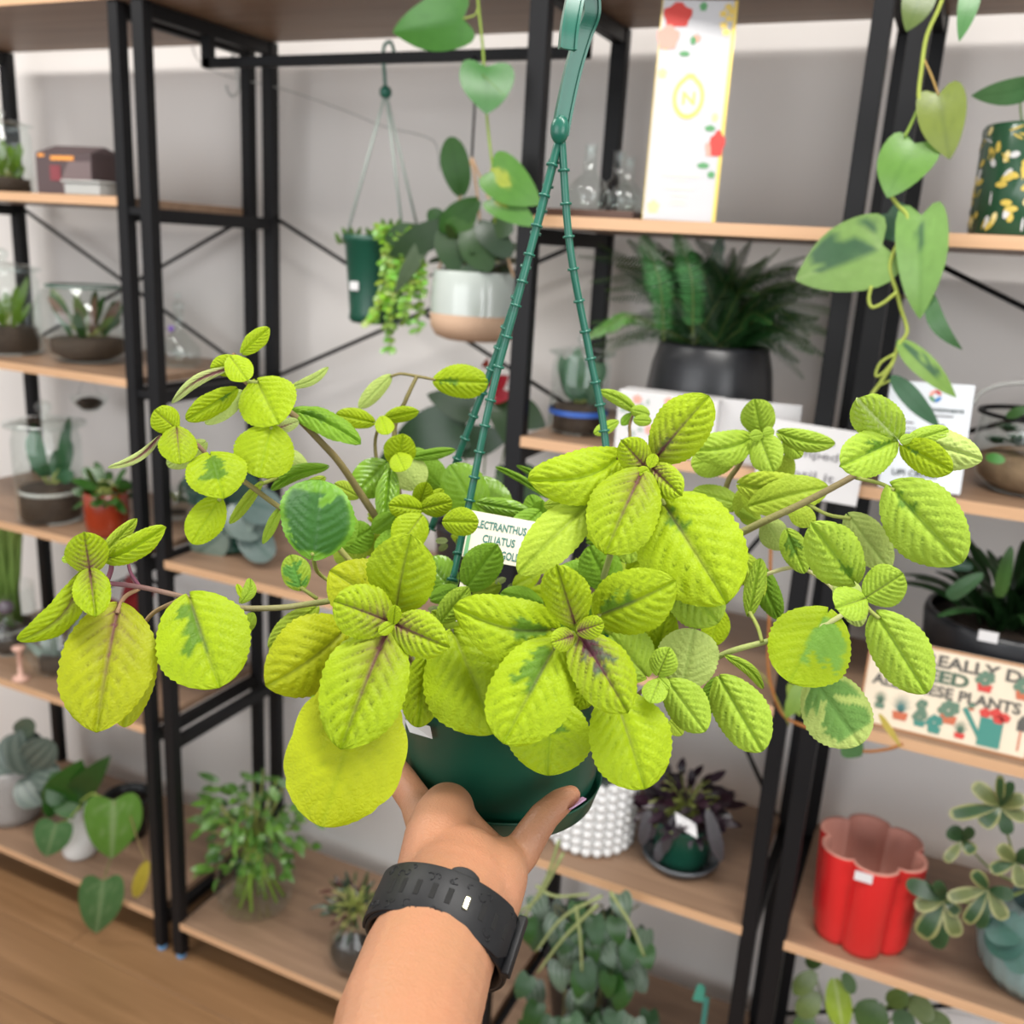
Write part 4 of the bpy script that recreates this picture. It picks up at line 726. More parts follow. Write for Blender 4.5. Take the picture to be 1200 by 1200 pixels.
DG = mat('sign_sage_print', (.11, .19, .13), .6)
sign_pot(.10, .73, 1.1, REDINK, DG, 'bush'); sign_pot(.70, .63, 1.1, REDINK, DG, 'bush'); sign_pot(.92, .63, 1.2, TERRAINK, DG, 'bush')
sign_pot(.25, .12, 1.2, TERRAINK, mat('sign_blue_green', (.08, .2, .19), .6), 'spike'); sign_pot(.37, .1, .9, TEALINK, DG, 'bush'); sign_pot(.37, .26, .7, DG, DG, 'bush'); sign_pot(.53, .2, 1.25, TERRAINK, DG, 'bush'); sign_pot(.46, .06, 1.0, TEALINK, TEALINK, 'bush'); sign_pot(.61, .07, .8, REDINK, DG, 'spike'); sign_pot(.12, .2, .8, DG, DG, 'spike'); sign_pot(.65, .4, .4, TERRAINK, DG, 'bush')
panel(t, fs_, .71, .05, .84, .36, TEALINK, 'printed_can', .0009); MB().add([fs_(.71, .12, .001), fs_(.71, .2, .001), fs_(.625, .43, .001), fs_(.60, .40, .001)], [(0, 1, 2, 3)]).build('printed_spout', TEALINK, t, False)
for (u, v) in ((.73, .41), (.79, .43), (.84, .4), (.81, .37)): blob(t, fs_, u, v, .033, .05, REDINK, wob=.1, off=.0012)
panel(t, fs_, .935, .08, .945, .33, TERRAINK, 'printed_handle', .0009); MB().add([fs_(.915, .3, .001), fs_(.965, .3, .001), fs_(.965, .4, .001), fs_(.94, .48, .001), fs_(.915, .4, .001)], [(0, 1, 2, 3, 4)]).build('printed_trowel', TXT, t, False)
# dried runner
t = thing('dried_runner', 'orange-brown trailing stem with yellow leaf hanging by the right posts', 'plant', atY(905, 800, -.06)); yy = -.06
vine(t, [(905, 560), (903, 650), (901, 740), (900, 775), (904, 805), (918, 838), (945, 852), (985, 866), (1010, 880), (1040, 878), (1058, 872)], yy, .0022, (.42, .17, .05))
vine(t, [(880, 780), (900, 800), (925, 850)], yy, .0014, (.3, .3, .08)); px_leaves(t, [(1030, 836, 1056, 876, 8, (.65, .5, .08)), (952, 790, 920, 842, 24, (.3, .48, .08)), (925, 800, 938, 840, 14, (.35, .5, .06)), (990, 868, 1010, 886, 30, (.06, .16, .04))], yy-.01, shape='lance')
# --- right unit, level 1
c = atY(1006, 1082, .08); c.z = Zs[1]+.0005; s = mpp(c)
t = thing('flower_pot', 'glossy red scalloped pot with a pink inside on the right shelf', 'pot', c)
def lobes(a): return .80+.22*abs(math.cos(3*(a+.35)))**.6
zt_ = (atY(1010, 985, .08).z-c.z)/s
mb = MB(); mb.lathe([(.0005, 0), (50*s, 0), (52*s, 6*s), (54*s, 10*s), (60*s, zt_*s)], c, 72, lobes); mb.build('outer_wall', RED, t)
mb = MB(); mb.lathe([(60*s, zt_*s), (59*s, (zt_+1.2)*s), (56.5*s, (zt_+1.2)*s), (55*s, (zt_-2)*s), (49*s, 8*s), (.0005, 7*s)], c, 72, lobes); mb.build('inner_wall', TERRA, t)
sticker(t, 1012, 1028, c.y-61*s, 20, 12)
c = atY(1214, 1118, .09); c.z = Zs[1]+.0005; s = mpp(c)
t = thing('schefflera', 'variegated umbrella plant in a bluish ribbed vase at right', 'plant', c)
mb = MB(); mb.lathe([(.0005, 0), (44*s, 0), (60*s, 22*s), (66*s, 50*s), (56*s, 80*s), (40*s, 96*s), (38*s, 104*s)], c, 72, lambda a: 1+.015*math.cos(24*a)); mb.build('ribbed_vase', mat('smoky_teal_glass', (.2, .3, .3), .12, coat=.6), t)
whorls = [((1107, 1055), [(1062, 1033, 22), (1072, 1062, 20), (1078, 1098, 28), (1098, 1112, 24), (1122, 1098, 22), (1124, 1072, 18), (1098, 1032, 16)]), ((1158, 1042), [(1110, 1052, 18), (1132, 1082, 18), (1148, 1088, 18), (1178, 1078, 20), (1140, 1020, 18), (1188, 1050, 18)]),
          ((1172, 945), [(1140, 918, 22), (1172, 908, 12), (1186, 916, 14), (1202, 934, 20), (1150, 968, 24), (1182, 978, 18), (1204, 960, 18), (1112, 955, 20)]), ((1128, 985), [(1112, 970, 22), (1108, 1010, 14), (1142, 1000, 18), (1140, 970, 14)]), ((1190, 1010), [(1170, 990, 20), (1160, 1020, 18), (1210, 1000, 22), (1200, 1040, 22)])]
i = 0
for (cx_, cy_), ls in whorls:
    yy = .03-.01*(i % 3)
    for (x, y, w) in ls:
        i += 1; B = atY(cx_, cy_, yy); k = i % 3
        leaf(t, B, atY(x, y, yy-.015), w*mpp(B)*.9, m=GLOSSY, shape='obo', col=[(.05, .12, .04), (.04, .1, .035), (.2, .24, .08)][k], rim=[(.42, .42, .16), (.34, .36, .13), (.5, .5, .22)][k] if k != 1 else (.06, .13, .05), nu=14, nv=10, arch=.1, seed=i)
    vine(t, [(cx_, cy_, yy), ((cx_+1205)/2, (cy_+1050)/2+5, .06), (1210, 1040, .09)], yy, .0016, (.2, .26, .08))
px_leaves(t, [(1195, 1075, 1165, 1120, 44, (.07, .2, .16)), (1180, 1085, 1198, 1142, 34, (.16, .32, .28)), (1200, 1085, 1155, 1095, 34, (.05, .16, .12))], .02, shape='round')
# --- right unit, level 0
t = thing('variegated_hoya', 'leafy green and yellow plant under the bottom right shelf', 'plant', atY(1000, 1230, .1)); c = atY(1010, 1290, .12); c.z = Zs[0]+.0005; s = mpp(c)
pot(t, c, [(36, 0), (48, 60), (50, 66)], s, GREYPOT); rockfill(t, c, 44*s, 58*s)
px_leaves(t, [(978, 1148, 988, 1206, 30, (.42, .6, .06), {'vcol': (.7, .8, .4)}), (1030, 1175, 1012, 1210, 40, (.1, .2, .05)), (955, 1140, 930, 1165, 22, (.2, .28, .07)), (960, 1165, 935, 1190, 26, (.22, .3, .08)), (950, 1190, 935, 1215, 26, (.1, .2, .04)), (1040, 1175, 1065, 1165, 22, (.16, .26, .06)), (1065, 1170, 1095, 1195, 26, (.24, .32, .1)), (1075, 1190, 1115, 1200, 22, (.2, .3, .08)), (1050, 1185, 1070, 1212, 26, (.08, .18, .05)), (990, 1140, 1000, 1165, 16, (.1, .2, .05)), (945, 1130, 965, 1122, 16, (.08, .16, .04))], .05, shape='ovate')
bush(t, c+Vector((0, 0, .08)), 40, .05, .024, (.1, .2, .05), .08, 111, up=.7, cols=[(.1, .2, .05), (.2, .3, .08), (.05, .13, .03)])
for (x, y) in ((978, 1150), (955, 1142), (1040, 1178), (1065, 1172)): vine(t, [(1000, 1270, .12), ((1000+x)/2, 1210, .08), (x, y, .05)], .05, .0013, (.2, .26, .08))
t, X, U, f = card('small white card at the bottom edge behind the red pot shelf', [(1108, 1222), (1150, 1232), (1112, 1186)], .10, .0015)
# ------------------------------------------------------------------ the held hanging plant
PC = P(586, 921, .600); R_ = .0600; HT = .098
hp = thing('hanging_basket_plant', 'lime-yellow trailing plant in a dark green hanging pot held in a hand', 'plant', PC)
mb = MB(); mb.lathe([(.0005, .001), (R_*.90, .001), (R_*.93, .004), (R_*.985, .017), (R_*1.0, .030), (R_*1.05, HT-.006), (R_*1.08, HT-.005), (R_*1.08, HT), (R_*1.05, HT), (R_*1.04, HT-.006), (R_*.9, .012)], PC, 72); mb.build('pot', DKGREEN, hp)
mb = MB(); mb.lathe([(.0005, -.002), (R_*.93, -.002), (R_*.99, .001), (R_*1.045, .013), (R_*1.055, .0145), (R_*1.04, .0148), (R_*1.0, .004), (.0005, .0005)], PC, 72); mb.build('saucer', DKGREEN, hp)
MB().lathe([(.0005, HT-.012), (R_*1.02, HT-.014), (R_*1.0, HT-.01), (R_*.5, HT-.006), (.0005, HT-.004)], PC, 40).build('soil', MOSS, hp)
a_ = P(476, 840, .56); 
def onpot(px, py, rr=1.01):
    r = ray(px, py); o = CAM-PC; A = r.x**2+r.y**2; B = 2*(o.x*r.x+o.y*r.y)
    for it in range(3):
        q = R_*rr*(1+.13*max(0, min(1, it and (Z-.03)/.07))); Cc = o.x**2+o.y**2-q*q; dd = (-B-math.sqrt(max(0, B*B-4*A*Cc)))/(2*A); pt = CAM+r*dd; Z = pt.z-PC.z
    return pt
def potlabel(cs, name, m):
    v = [onpot(*q, 1.025) for q in cs]; MB().add(v, [(0, 1, 2, 3)]).build(name, m, hp, False)
potlabel([(474, 843), (504, 851), (507, 866), (480, 858)], 'price_sticker', PAPER)
# hanger
rim = PC+Vector((0, 0, HT)); jn = P(656, 152, .565)
arms = [[(656, 158, .565), (612, 330, .575), (578, 455, .59), (548, 598, .60), (530, 680, .585)], [(657, 160, .568), (620, 300, .60), (580, 420, .635), (532, 548, .66), (505, 620, .66)], [(658, 160, .565), (668, 290, .58), (690, 410, .60), (708, 505, .61), (720, 640, .61)]]
for pts in arms:
    w = spline([P(*q) for q in pts], 10); mb = MB(); mb.tube(w, .0024, 10); L = 0
    for i in range(1, len(w)):
        seg = (w[i]-w[i-1]).length; L += seg
        if L > .0145:
            tg = (w[i]-w[i-1]).normalized(); mb.tube([w[i]-tg*.0007, w[i]+tg*.0007], .0037, 10); L = 0
    mb.build('hanger_strap', HANGER, hp)
# hook: a flat moulded S-band
def band(pts, wd, th, wdir, name, m, parent, ridge=True):
    w = spline(pts, 8); mb = MB(); N_ = len(w); rings = []
    for i, p in enumerate(w):
        tg = (w[min(i+1, N_-1)]-w[max(i-1, 0)]).normalized(); a = (wdir-tg*wdir.dot(tg)).normalized(); b = tg.cross(a); W_ = wd if not hasattr(wd, '__len__') else wd[min(len(wd)-1, int(i/N_*len(wd)))]
        for (x, y) in ((-1, -1), (-.7, -1), (-.7, -.5), (.7, -.5), (.7, -1), (1, -1), (1, 1), (.7, 1), (.7, .5), (-.7, .5), (-.7, 1), (-1, 1)): mb.v.append(tuple(p+a*x*W_/2+b*y*th/2)); mb.c.append((1, 1, 1))
    K = 12
    for i in range(N_-1):
        for j in range(K): mb.f.append((i*K+j, i*K+(j+1) % K, (i+1)*K+(j+1) % K, (i+1)*K+j)); mb.mi.append(0)
    mb.f.append(tuple(reversed(range(K)))); mb.f.append(tuple((N_-1)*K+j for j in range(K))); mb.mi += [0, 0]
    return mb.build(name, m, parent, False)
wd_ = (RT*.95+FW*.25).normalized()
band([P(656, 158, .563), P(662, 125, .56), P(672, 80, .555), P(684, 40, .55), P(693, 15, .545), P(691, -8, .54), P(683, -20, .535), P(676, -10, .53), P(671, 12, .528), P(667, 35, .528), P(665, 58, .53)], .0098, .0052, wd_, 'hook', HANGER, hp)
MB().ball(P(656, 152, .562), .0052, 14, 10, (1.1, 1, 1.6)).build('hook_knuckle', HANGER, hp)
# label card
tcol = P(541, 652, .572); tb = P(624, 667, .572); tt_ = P(553, 598, .585)
t = thing('plant_label', 'cream plastic plant label with green lettering pushed into the held pot', 'label', tcol); X = tb-tcol; U = tt_-tcol; U -= X.normalized()*U.dot(X.normalized()); N = X.cross(U).normalized()
if N.dot(FW) > 0: N = -N
CRM = mat('cream_label_plastic', (.60, .56, .45), .4)
MB().obox(tcol, X, U, -N*.0006).obox(tcol+X*.05, X*.09, -U*1.3, -N*.0006).build('card', CRM, t, False)
fL = lambda u, v, off=.0003: tcol+X*u+U*v+N*off
text('PLECTRANTHUS', fL(.07, .66), X, U, U.length*.16, GREENINK, t, fit=X.length*.76, bold=.024, depth=.0001); text('CILIATUS', fL(.24, .37), X, U, U.length*.16, GREENINK, t, fit=X.length*.46, bold=.024, depth=.0001); text('TROPIC GOLD', fL(.15, .09), X, U, U.length*.16, GREENINK, t, fit=X.length*.66, bold=.024, depth=.0001)
panel(t, fL, .02, .02, .07, .6, LEAFINK, 'green_edge')
# stems
def stem(pts, r0, r1, c0=(.33, .40, .10), c1=None, name='stem'):
    w = spline([P(*q) for q in pts], 7); n_ = len(w); c1 = c1 or c0; mb = MB()
    mb.tube(w, [r0+(r1-r0)*i/(n_-1) for i in range(n_)], 10, cols=[tuple(c0[k]+(c1[k]-c0[k])*i/(n_-1) for k in range(3)) for i in range(n_)]); return mb.build(name, LEAF, hp)
ST = (.38, .46, .14); PU = (.22, .08, .12); BN = (.26, .22, .09); PAL = (.62, .6, .3)
stem([(450, 740, .58), (410, 705, .55), (375, 706, .53), (330, 712, .52), (275, 712, .515), (222, 701, .51), (165, 688, .505), (122, 683, .50)], .0020, .0013, ST, PU)
stem([(430, 680, .60), (375, 620, .58), (330, 596, .57), (290, 567, .56), (250, 540, .55), (232, 522, .545), (208, 503, .54)], .0019, .0011, (.45, .45, .14), (.22, .10, .10))
stem([(470, 650, .62), (430, 590, .62), (400, 545, .60), (378, 520, .59), (346, 488, .58), (318, 470, .57), (285, 445, .56), (262, 432, .555), (275, 415, .55)], .0026, .0013, BN, (.25, .16, .09))
stem([(455, 620, .64), (440, 530, .64), (444, 497, .63)], .0015, .001, BN); stem([(470, 600, .66), (462, 508, .66), (475, 470, .65), (489, 440, .65)], .0019, .0014, BN)
stem([(489, 441, .65), (470, 438, .65), (458, 441, .65)], .0011, .0009, BN); stem([(489, 441, .65), (500, 443, .645), (510, 445, .64)], .0011, .0009, BN); MB().ball(P(488, 438, .648), .0022, 8, 6).build('node', LEAF, hp) if False else None
stem([(735, 640, .62), (738, 520, .63), (738, 498, .63), (745, 478, .63)], .0013, .0009, BN, (.25, .14, .08))
stem([(700, 700, .58), (725, 620, .55), (745, 570, .53), (765, 545, .515)], .0020, .0014, ST, PU)
stem([(650, 850, .56), (663, 800, .53), (676, 745, .50)], .0022, .0016, ST, (.2, .07, .1)); stem([(500, 830, .57), (484, 780, .53), (461, 731, .505)], .0020, .0014, ST, (.3, .14, .12))
stem([(760, 690, .60), (820, 650, .58), (885, 616, .56), (940, 590, .55), (1000, 558, .54), (1030, 538, .535), (1054, 519, .53)], .0027, .0014, (.36, .40, .12), (.24, .12, .11))
stem([(800, 800, .56), (845, 768, .54), (905, 750, .53), (960, 735, .52), (995, 715, .515), (1012, 700, .51)], .0019, .0012, (.36, .46, .12), PAL)
stem([(840, 660, .62), (850, 575, .62), (866, 545, .615), (885, 512, .61)], .0021, .0014, (.36, .34, .12), (.26, .18, .1)); stem([(700, 860, .56), (740, 820, .53), (775, 793, .51)], .0015, .001, ST, PU)
# leaves: front left rosette
A_ = dict(arch=.07)
pl(hp, 466, 722, 388, 668, 78, .54, .53, col='Y', arch=.1); pl(hp, 464, 712, 481, 627, 78, .515, .50, col='y', p=.35, arch=.05, roll=.25)
pl(hp, 458, 729, 392, 704, 62, .50, .49, col='y', p=.85, quilt=1.8, arch=.1); pl(hp, 463, 731, 525, 758, 52, .50, .49, col='y', p=.95, quilt=1.8, arch=.08, fold=-.1); pl(hp, 461, 731, 463, 710, 16, .495, .49, col='y', p=.3, quilt=1.5, teeth=7); pl(hp, 461, 731, 444, 742, 14, .495, .49, col='y', p=.3, teeth=7)
pl(hp, 406, 737, 314, 806, 84, .52, .50, col='Y', p=.2, roll=.35, arch=.12, pet=[(430, 730, .53)]); pl(hp, 452, 742, 399, 877, 96, .50, .475, col='y', p=.75, quilt=1.3, arch=.06)
pl(hp, 432, 800, 376, 969, 132, .50, .48, col=(.36, .42, .008), quilt=.3, arch=.08, teeth=26); pl(hp, 500, 768, 489, 853, 46, .53, .525, col='y', pet=[(505, 745, .54)]); pl(hp, 405, 765, 372, 828, 52, .58, .57, col='g'); pl(hp, 370, 712, 314, 760, 32, .57, .565, col='o', fold=-.3)
# centre rosette
pl(hp, 674, 732, 652, 666, 54, .49, .475, col='y', p=.6, quilt=1.5, roll=.2); pl(hp, 700, 722, 791, 683, 74, .505, .49, col='y', p=.4, d=.55, dside=-1, arch=.08, pet=[(684, 734, .505)]); pl(hp, 679, 744, 736, 832, 68, .49, .47, col='y', p=1.0, d=.6, quilt=1.5, darkcol=(.06, .11, .07), arch=.06)
pl(hp, 652, 755, 590, 870, 94, .495, .475, col='y', p=.35, d=.6, dside=1, arch=.06, pet=[(670, 745, .50)]); pl(hp, 650, 738, 533, 712, 72, .51, .50, col='y', p=.25, d=.45, arch=.14, curve=-.08, pet=[(672, 742, .505)]); pl(hp, 532, 742, 580, 860, 112, .525, .515, col='y', p=.2, arch=.08, roll=.1)
pl(hp, 672, 745, 647, 753, 27, .487, .48, col='y', p=1.4, quilt=1.6, teeth=9); pl(hp, 677, 740, 706, 730, 26, .485, .478, col='y', p=1.4, quilt=1.6, teeth=9)
pl(hp, 647, 822, 641, 909, 96, .525, .515, col='y', d=.4, fold=.1, arch=.06); pl(hp, 660, 825, 684, 860, 26, .54, .535, col='g'); pl(hp, 720, 815, 757, 923, 92, .505, .485, col='y', p=.3, arch=.06); pl(hp, 692, 790, 676, 832, 34, .54, col='y')
pl(hp, 757, 792, 716, 744, 62, .53, .53, col='l', p=.2); pl(hp, 768, 775, 782, 715, 36, .54, .535, col='y'); pl(hp, 771, 791, 784, 760, 32, .50, .495, col='l', p=.3, quilt=1.6); pl(hp, 773, 796, 762, 822, 28, .50, .49, col='l', p=.3, quilt=1.6); pl(hp, 772, 794, 784, 806, 12, .50, .495, col='l', teeth=6)
pl(hp, 800, 805, 813, 737, 68, .525, .52, col='p', quilt=.7); pl(hp, 784, 800, 826, 858, 48, .51, .50, col='l', p=.1); pl(hp, 844, 796, 893, 881, 60, .52, .505, col='l', quilt=1.2); pl(hp, 852, 770, 896, 808, 14, .53, col='l', curve=-.1); pl(hp, 843, 795, 828, 837, 26, .54, col='g', d=.5); pl(hp, 785, 845, 800, 862, 18, .56, col='o')
pl(hp, 735, 690, 728, 750, 66, .56, col='o'); pl(hp, 585, 770, 560, 705, 60, .56, .55, col='g'); pl(hp, 600, 760, 560, 745, 50, .54, col='g')
# lower right branch
pl(hp, 970, 717, 925, 799, 96, .52, .51, col='y', d=.95, dside=-1, quilt=.6, roll=-.1, darkcol=(.16, .34, .05)); pl(hp, 953, 796, 1008, 873, 78, .525, .515, col='p', d=1.25, quilt=.6, darkcol=(.12, .27, .055)); pl(hp, 1028, 721, 1086, 813, 66, .51, .495, col='l', quilt=1.1, pet=[(1012, 706, .51), (1020, 716, .51)])
pl(hp, 1015, 700, 1058, 672, 50, .495, .485, col='l', p=.35, quilt=1.6); pl(hp, 1014, 701, 980, 712, 44, .495, .485, col='l', p=.3, quilt=1.6); pl(hp, 1002, 682, 954, 617, 64, .505, .49, col='l', quilt=1.3, d=.3); pl(hp, 995, 605, 1042, 668, 46, .54, .535, col='p', quilt=.5, pet=[(945, 590, .55), (970, 603, .545)]); pl(hp, 985, 672, 1010, 735, 34, .53, col='p', quilt=.4)
pl(hp, 922, 622, 943, 672, 32, .545, .54, col='l', d=.7); pl(hp, 898, 610, 918, 645, 34, .56, col='p', quilt=.3); stem([(830, 700, .58), (880, 680, .56), (930, 665, .55), (965, 680, .54), (985, 700, .53)], .0013, .001, PAL); 
pl(hp, 885, 662, 913, 726, 30, .57, .565, col='g'); pl(hp, 878, 720, 891, 655, 24, .55, .545, col='l', fold=-.5, pet=[(893, 752, .53), (888, 735, .54)])
# top right
pl(hp, 1045, 571, 1127, 660, 86, .52, .50, col='l', d=.25, arch=.09, pet=[(1003, 560, .54), (1030, 566, .53)]); pl(hp, 1052, 516, 1006, 471, 52, .52, .505, col='l', quilt=1.3, vcol=(.75, .85, .45)); pl(hp, 1049, 516, 988, 545, 54, .52, .505, col='l', d=.6, dside=1, quilt=1.1)
pl(hp, 1065, 516, 1152, 538, 46, .535, .52, col='p', d=.3, quilt=1.1, arch=.1); pl(hp, 1058, 522, 1116, 552, 40, .52, .505, col='y', quilt=1, d=.2); pl(hp, 1062, 519, 1112, 502, 24, .53, .525, col='l'); pl(hp, 1055, 517, 1070, 512, 12, .515, col='l', teeth=6)
# top right middle
pl(hp, 893, 509, 884, 469, 40, .61, .60, col='l', quilt=1.3); pl(hp, 890, 510, 905, 551, 40, .605, .59, col='l', quilt=1.3, p=.1); pl(hp, 880, 514, 812, 528, 42, .61, .60, col='l', arch=.15, curve=-.08); pl(hp, 913, 507, 979, 520, 26, .61, .60, col='l', arch=.15, curve=.06); pl(hp, 920, 515, 940, 536, 24, .62, col='l'); pl(hp, 862, 533, 812, 545, 40, .62, .615, col='l', quilt=.5)
pl(hp, 893, 509, 878, 512, 14, .60, col='l', teeth=6); pl(hp, 895, 508, 908, 505, 14, .60, col='l', teeth=6); pl(hp, 868, 592, 812, 575, 30, .61, col='l', quilt=.4); pl(hp, 868, 568, 965, 580, 44, .595, .58, col=(.40, .52, .04), arch=.12); pl(hp, 882, 592, 972, 570, 44, .585, .575, col='o', quilt=.5, arch=.1); pl(hp, 868, 575, 885, 610, 34, .6, col='o', quilt=.4)
pl(hp, 926, 598, 956, 612, 26, .57, col='o', quilt=.3); pl(hp, 868, 600, 892, 612, 22, .6, col='l', quilt=.3, fold=-.6); pl(hp, 900, 545, 930, 560, 40, .63, col='o', quilt=.3); pl(hp, 800, 600, 850, 610, 40, .62, col='g', quilt=.3)
# right of centre
pl(hp, 776, 587, 852, 707, 124, .505, .485, col='y', p=.4, d=.2, quilt=1.1, arch=.06, pet=[(764, 552, .515), (768, 570, .51)]); pl(hp, 790, 672, 842, 730, 66, .53, .52, col='l', d=.3, quilt=1.2); pl(hp, 845, 716, 832, 757, 32, .56, col='y', quilt=.5); pl(hp, 870, 650, 895, 700, 30, .55, col='o', fold=-.4)
# top centre rosette
pl(hp, 769, 536, 829, 464, 66, .51, .495, col='y', p=.65, d=.25, quilt=1.3, arch=.06); pl(hp, 727, 535, 620, 562, 64, .515, .50, col='y', arch=.15, curve=-.13, pet=[(760, 550, .515), (745, 542, .515)], petc=PU); pl(hp, 752, 553, 710, 645, 84, .50, .48, col='y', p=.7, quilt=1.3, arch=.05)
pl(hp, 758, 549, 729, 517, 40, .505, .495, col='y', p=1.1, quilt=1.8); pl(hp, 764, 548, 797, 580, 38, .503, .49, col='y', p=1.1, quilt=1.8); pl(hp, 761, 547, 768, 532, 14, .50, col='y', teeth=6); pl(hp, 760, 550, 748, 556, 14, .50, col='y', teeth=6); pl(hp, 689, 592, 608, 672, 54, .53, .515, col='o', p=.15, quilt=.6, arch=.08); pl(hp, 640, 592, 690, 588, 22, .535, col='o', quilt=.5)
pl(hp, 745, 482, 704, 458, 16, .63, .62, col='l', curve=.06); pl(hp, 740, 480, 762, 486, 16, .625, col='l'); pl(hp, 743, 492, 764, 494, 14, .62, col='l'); pl(hp, 724, 494, 696, 508, 15, .63, col='l'); pl(hp, 740, 485, 728, 498, 12, .63, col='g')
# left top cluster
pl(hp, 284, 413, 314, 384, 22, .55, .545, col='y', roll=.4); pl(hp, 270, 418, 289, 444, 32, .545, .535, col='y', p=.25); pl(hp, 280, 425, 246, 432, 26, .55, col='y'); pl(hp, 265, 433, 202, 473, 13, .55, .54, col='u', p=1.2, curve=.10, arch=.1, quilt=.5)
pl(hp, 276, 457, 219, 493, 28, .55, .54, col='y', d=.2, roll=.5); pl(hp, 282, 460, 240, 497, 26, .56, .56, col='p', quilt=.4); pl(hp, 301, 446, 326, 496, 70, .56, .55, col='y', p=.2, pet=[(290, 447, .56)]); pl(hp, 318, 499, 303, 559, 70, .555, .545, col='y', pet=[(324, 505, .57)])
pl(hp, 207, 503, 182, 481, 34, .54, .53, col='y', p=.5, quilt=1.4); pl(hp, 207, 501, 211, 541, 44, .535, .525, col='y', p=.55, quilt=1.4); pl(hp, 186, 511, 126, 548, 11, .545, .535, col='u', p=1.2, curve=-.12, quilt=.5); pl(hp, 240, 519, 196, 548, 28, .56, col='p', quilt=.5)
pl(hp, 246, 532, 262, 582, 70, .54, .53, col='y', d=.8, quilt=1.2, arch=.1); pl(hp, 257, 585, 226, 637, 42, .54, .53, col='y', quilt=.6, pet=[(268, 572, .545)]); pl(hp, 306, 566, 269, 614, 14, .58, col='o', quilt=.4, pet=[(325, 560, .6)]); pl(hp, 328, 596, 307, 638, 13, .57, col='l', quilt=.4)
pl(hp, 342, 453, 385, 431, 12, .58, col='p', quilt=.4, curve=.08); pl(hp, 345, 482, 422, 516, 30, .585, .575, col='g', d=.5, roll=.5, arch=.1); pl(hp, 366, 652, 373, 565, 84, .55, .535, col=(.2, .44, .04), d=1.3, darkcol=(.04, .15, .03), quilt=.45, m=GLOSSY, pet=[(390, 684, .57), (372, 670, .56)]); pl(hp, 382, 548, 316, 576, 18, .60, col='g', curve=.1)
pl(hp, 353, 690, 340, 650, 34, .56, col='l', d=1.1, darkcol=(.1, .3, .05), pet=[(372, 702, .56)]); pl(hp, 322, 503, 350, 494, 16, .575, col='u', p=1.4, quilt=.4); pl(hp, 330, 530, 360, 550, 22, .61, col='p', quilt=.3); pl(hp, 380, 560, 350, 580, 16, .61, col='o')
# centre back cluster
pl(hp, 438, 495, 394, 486, 24, .63, .62, col='y'); pl(hp, 451, 490, 490, 482, 19, .63, .62, col='y'); pl(hp, 447, 488, 454, 509, 22, .62, .61, col='y'); pl(hp, 457, 441, 421, 479, 20, .65, col='p', quilt=.4); pl(hp, 510, 446, 571, 448, 40, .64, .635, col='y', d=.4)
pl(hp, 466, 546, 472, 509, 38, .62, .61, col='y'); pl(hp, 465, 532, 474, 551, 28, .61, .60, col='y'); pl(hp, 468, 538, 492, 572, 42, .64, col=(.5, .62, .18), quilt=.4); pl(hp, 484, 536, 534, 527, 14, .64, col='g'); pl(hp, 452, 543, 418, 580, 44, .63, .62, col='g', m=GLOSSY, quilt=1.3); pl(hp, 470, 545, 505, 535, 30, .66, col='g')
pl(hp, 457, 552, 450, 614, 28, .61, .60, col='g', m=GLOSSY, quilt=1.5); pl(hp, 420, 582, 391, 567, 20, .62, col='o'); pl(hp, 494, 597, 456, 592, 30, .60, .59, col='y', p=.3, quilt=1.5); pl(hp, 494, 596, 528, 588, 28, .60, .59, col='y', p=.3, quilt=1.5); pl(hp, 491, 592, 500, 565, 24, .61, .60, col='y', p=.2, quilt=1.5); pl(hp, 497, 590, 520, 574, 14, .61, col='y')
pl(hp, 520, 611, 559, 612, 34, .565, .555, col='y'); pl(hp, 494, 605, 466, 642, 44, .58, .57, col='y', p=.3); pl(hp, 546, 688, 582, 640, 46, .565, .55, col='g', quilt=.8); pl(hp, 530, 692, 500, 655, 44, .585, col='g', m=GLOSSY); pl(hp, 517, 728, 549, 690, 30, .55, .545, col='l', quilt=1.2)
pl(hp, 562, 602, 528, 545, 56, .645, .635, col='g', m=GLOSSY, quilt=.5); pl(hp, 590, 610, 556, 560, 50, .65, col='g', m=GLOSSY, quilt=.5); pl(hp, 516, 570, 488, 540, 40, .655, col='g', quilt=.5); pl(hp, 561, 589, 620, 600, 22, .62, .61, col='g', m=GLOSSY); pl(hp, 632, 600, 602, 630, 34, .60, .59, col='g'); pl(hp, 640, 583, 580, 547, 9, .64, col='g', curve=.05); pl(hp, 655, 570, 605, 545, 9, .66, col='g')
pl(hp, 390, 640, 410, 600, 40, .60, col='g'); pl(hp, 400, 640, 436, 620, 40, .61, col='g'); pl(hp, 420, 660, 400, 625, 44, .62, col='o'); pl(hp, 450, 660, 470, 620, 40, .60, col='g'); pl(hp, 640, 620, 620, 580, 30, .63, col='g'); pl(hp, 665, 600, 650, 560, 30, .6, col='g'); pl(hp, 660, 690, 690, 660, 40, .58, col='g'); pl(hp, 715, 690, 690, 640, 50, .57, col='g'); pl(hp, 730, 600, 740, 660, 50, .57, col='l')
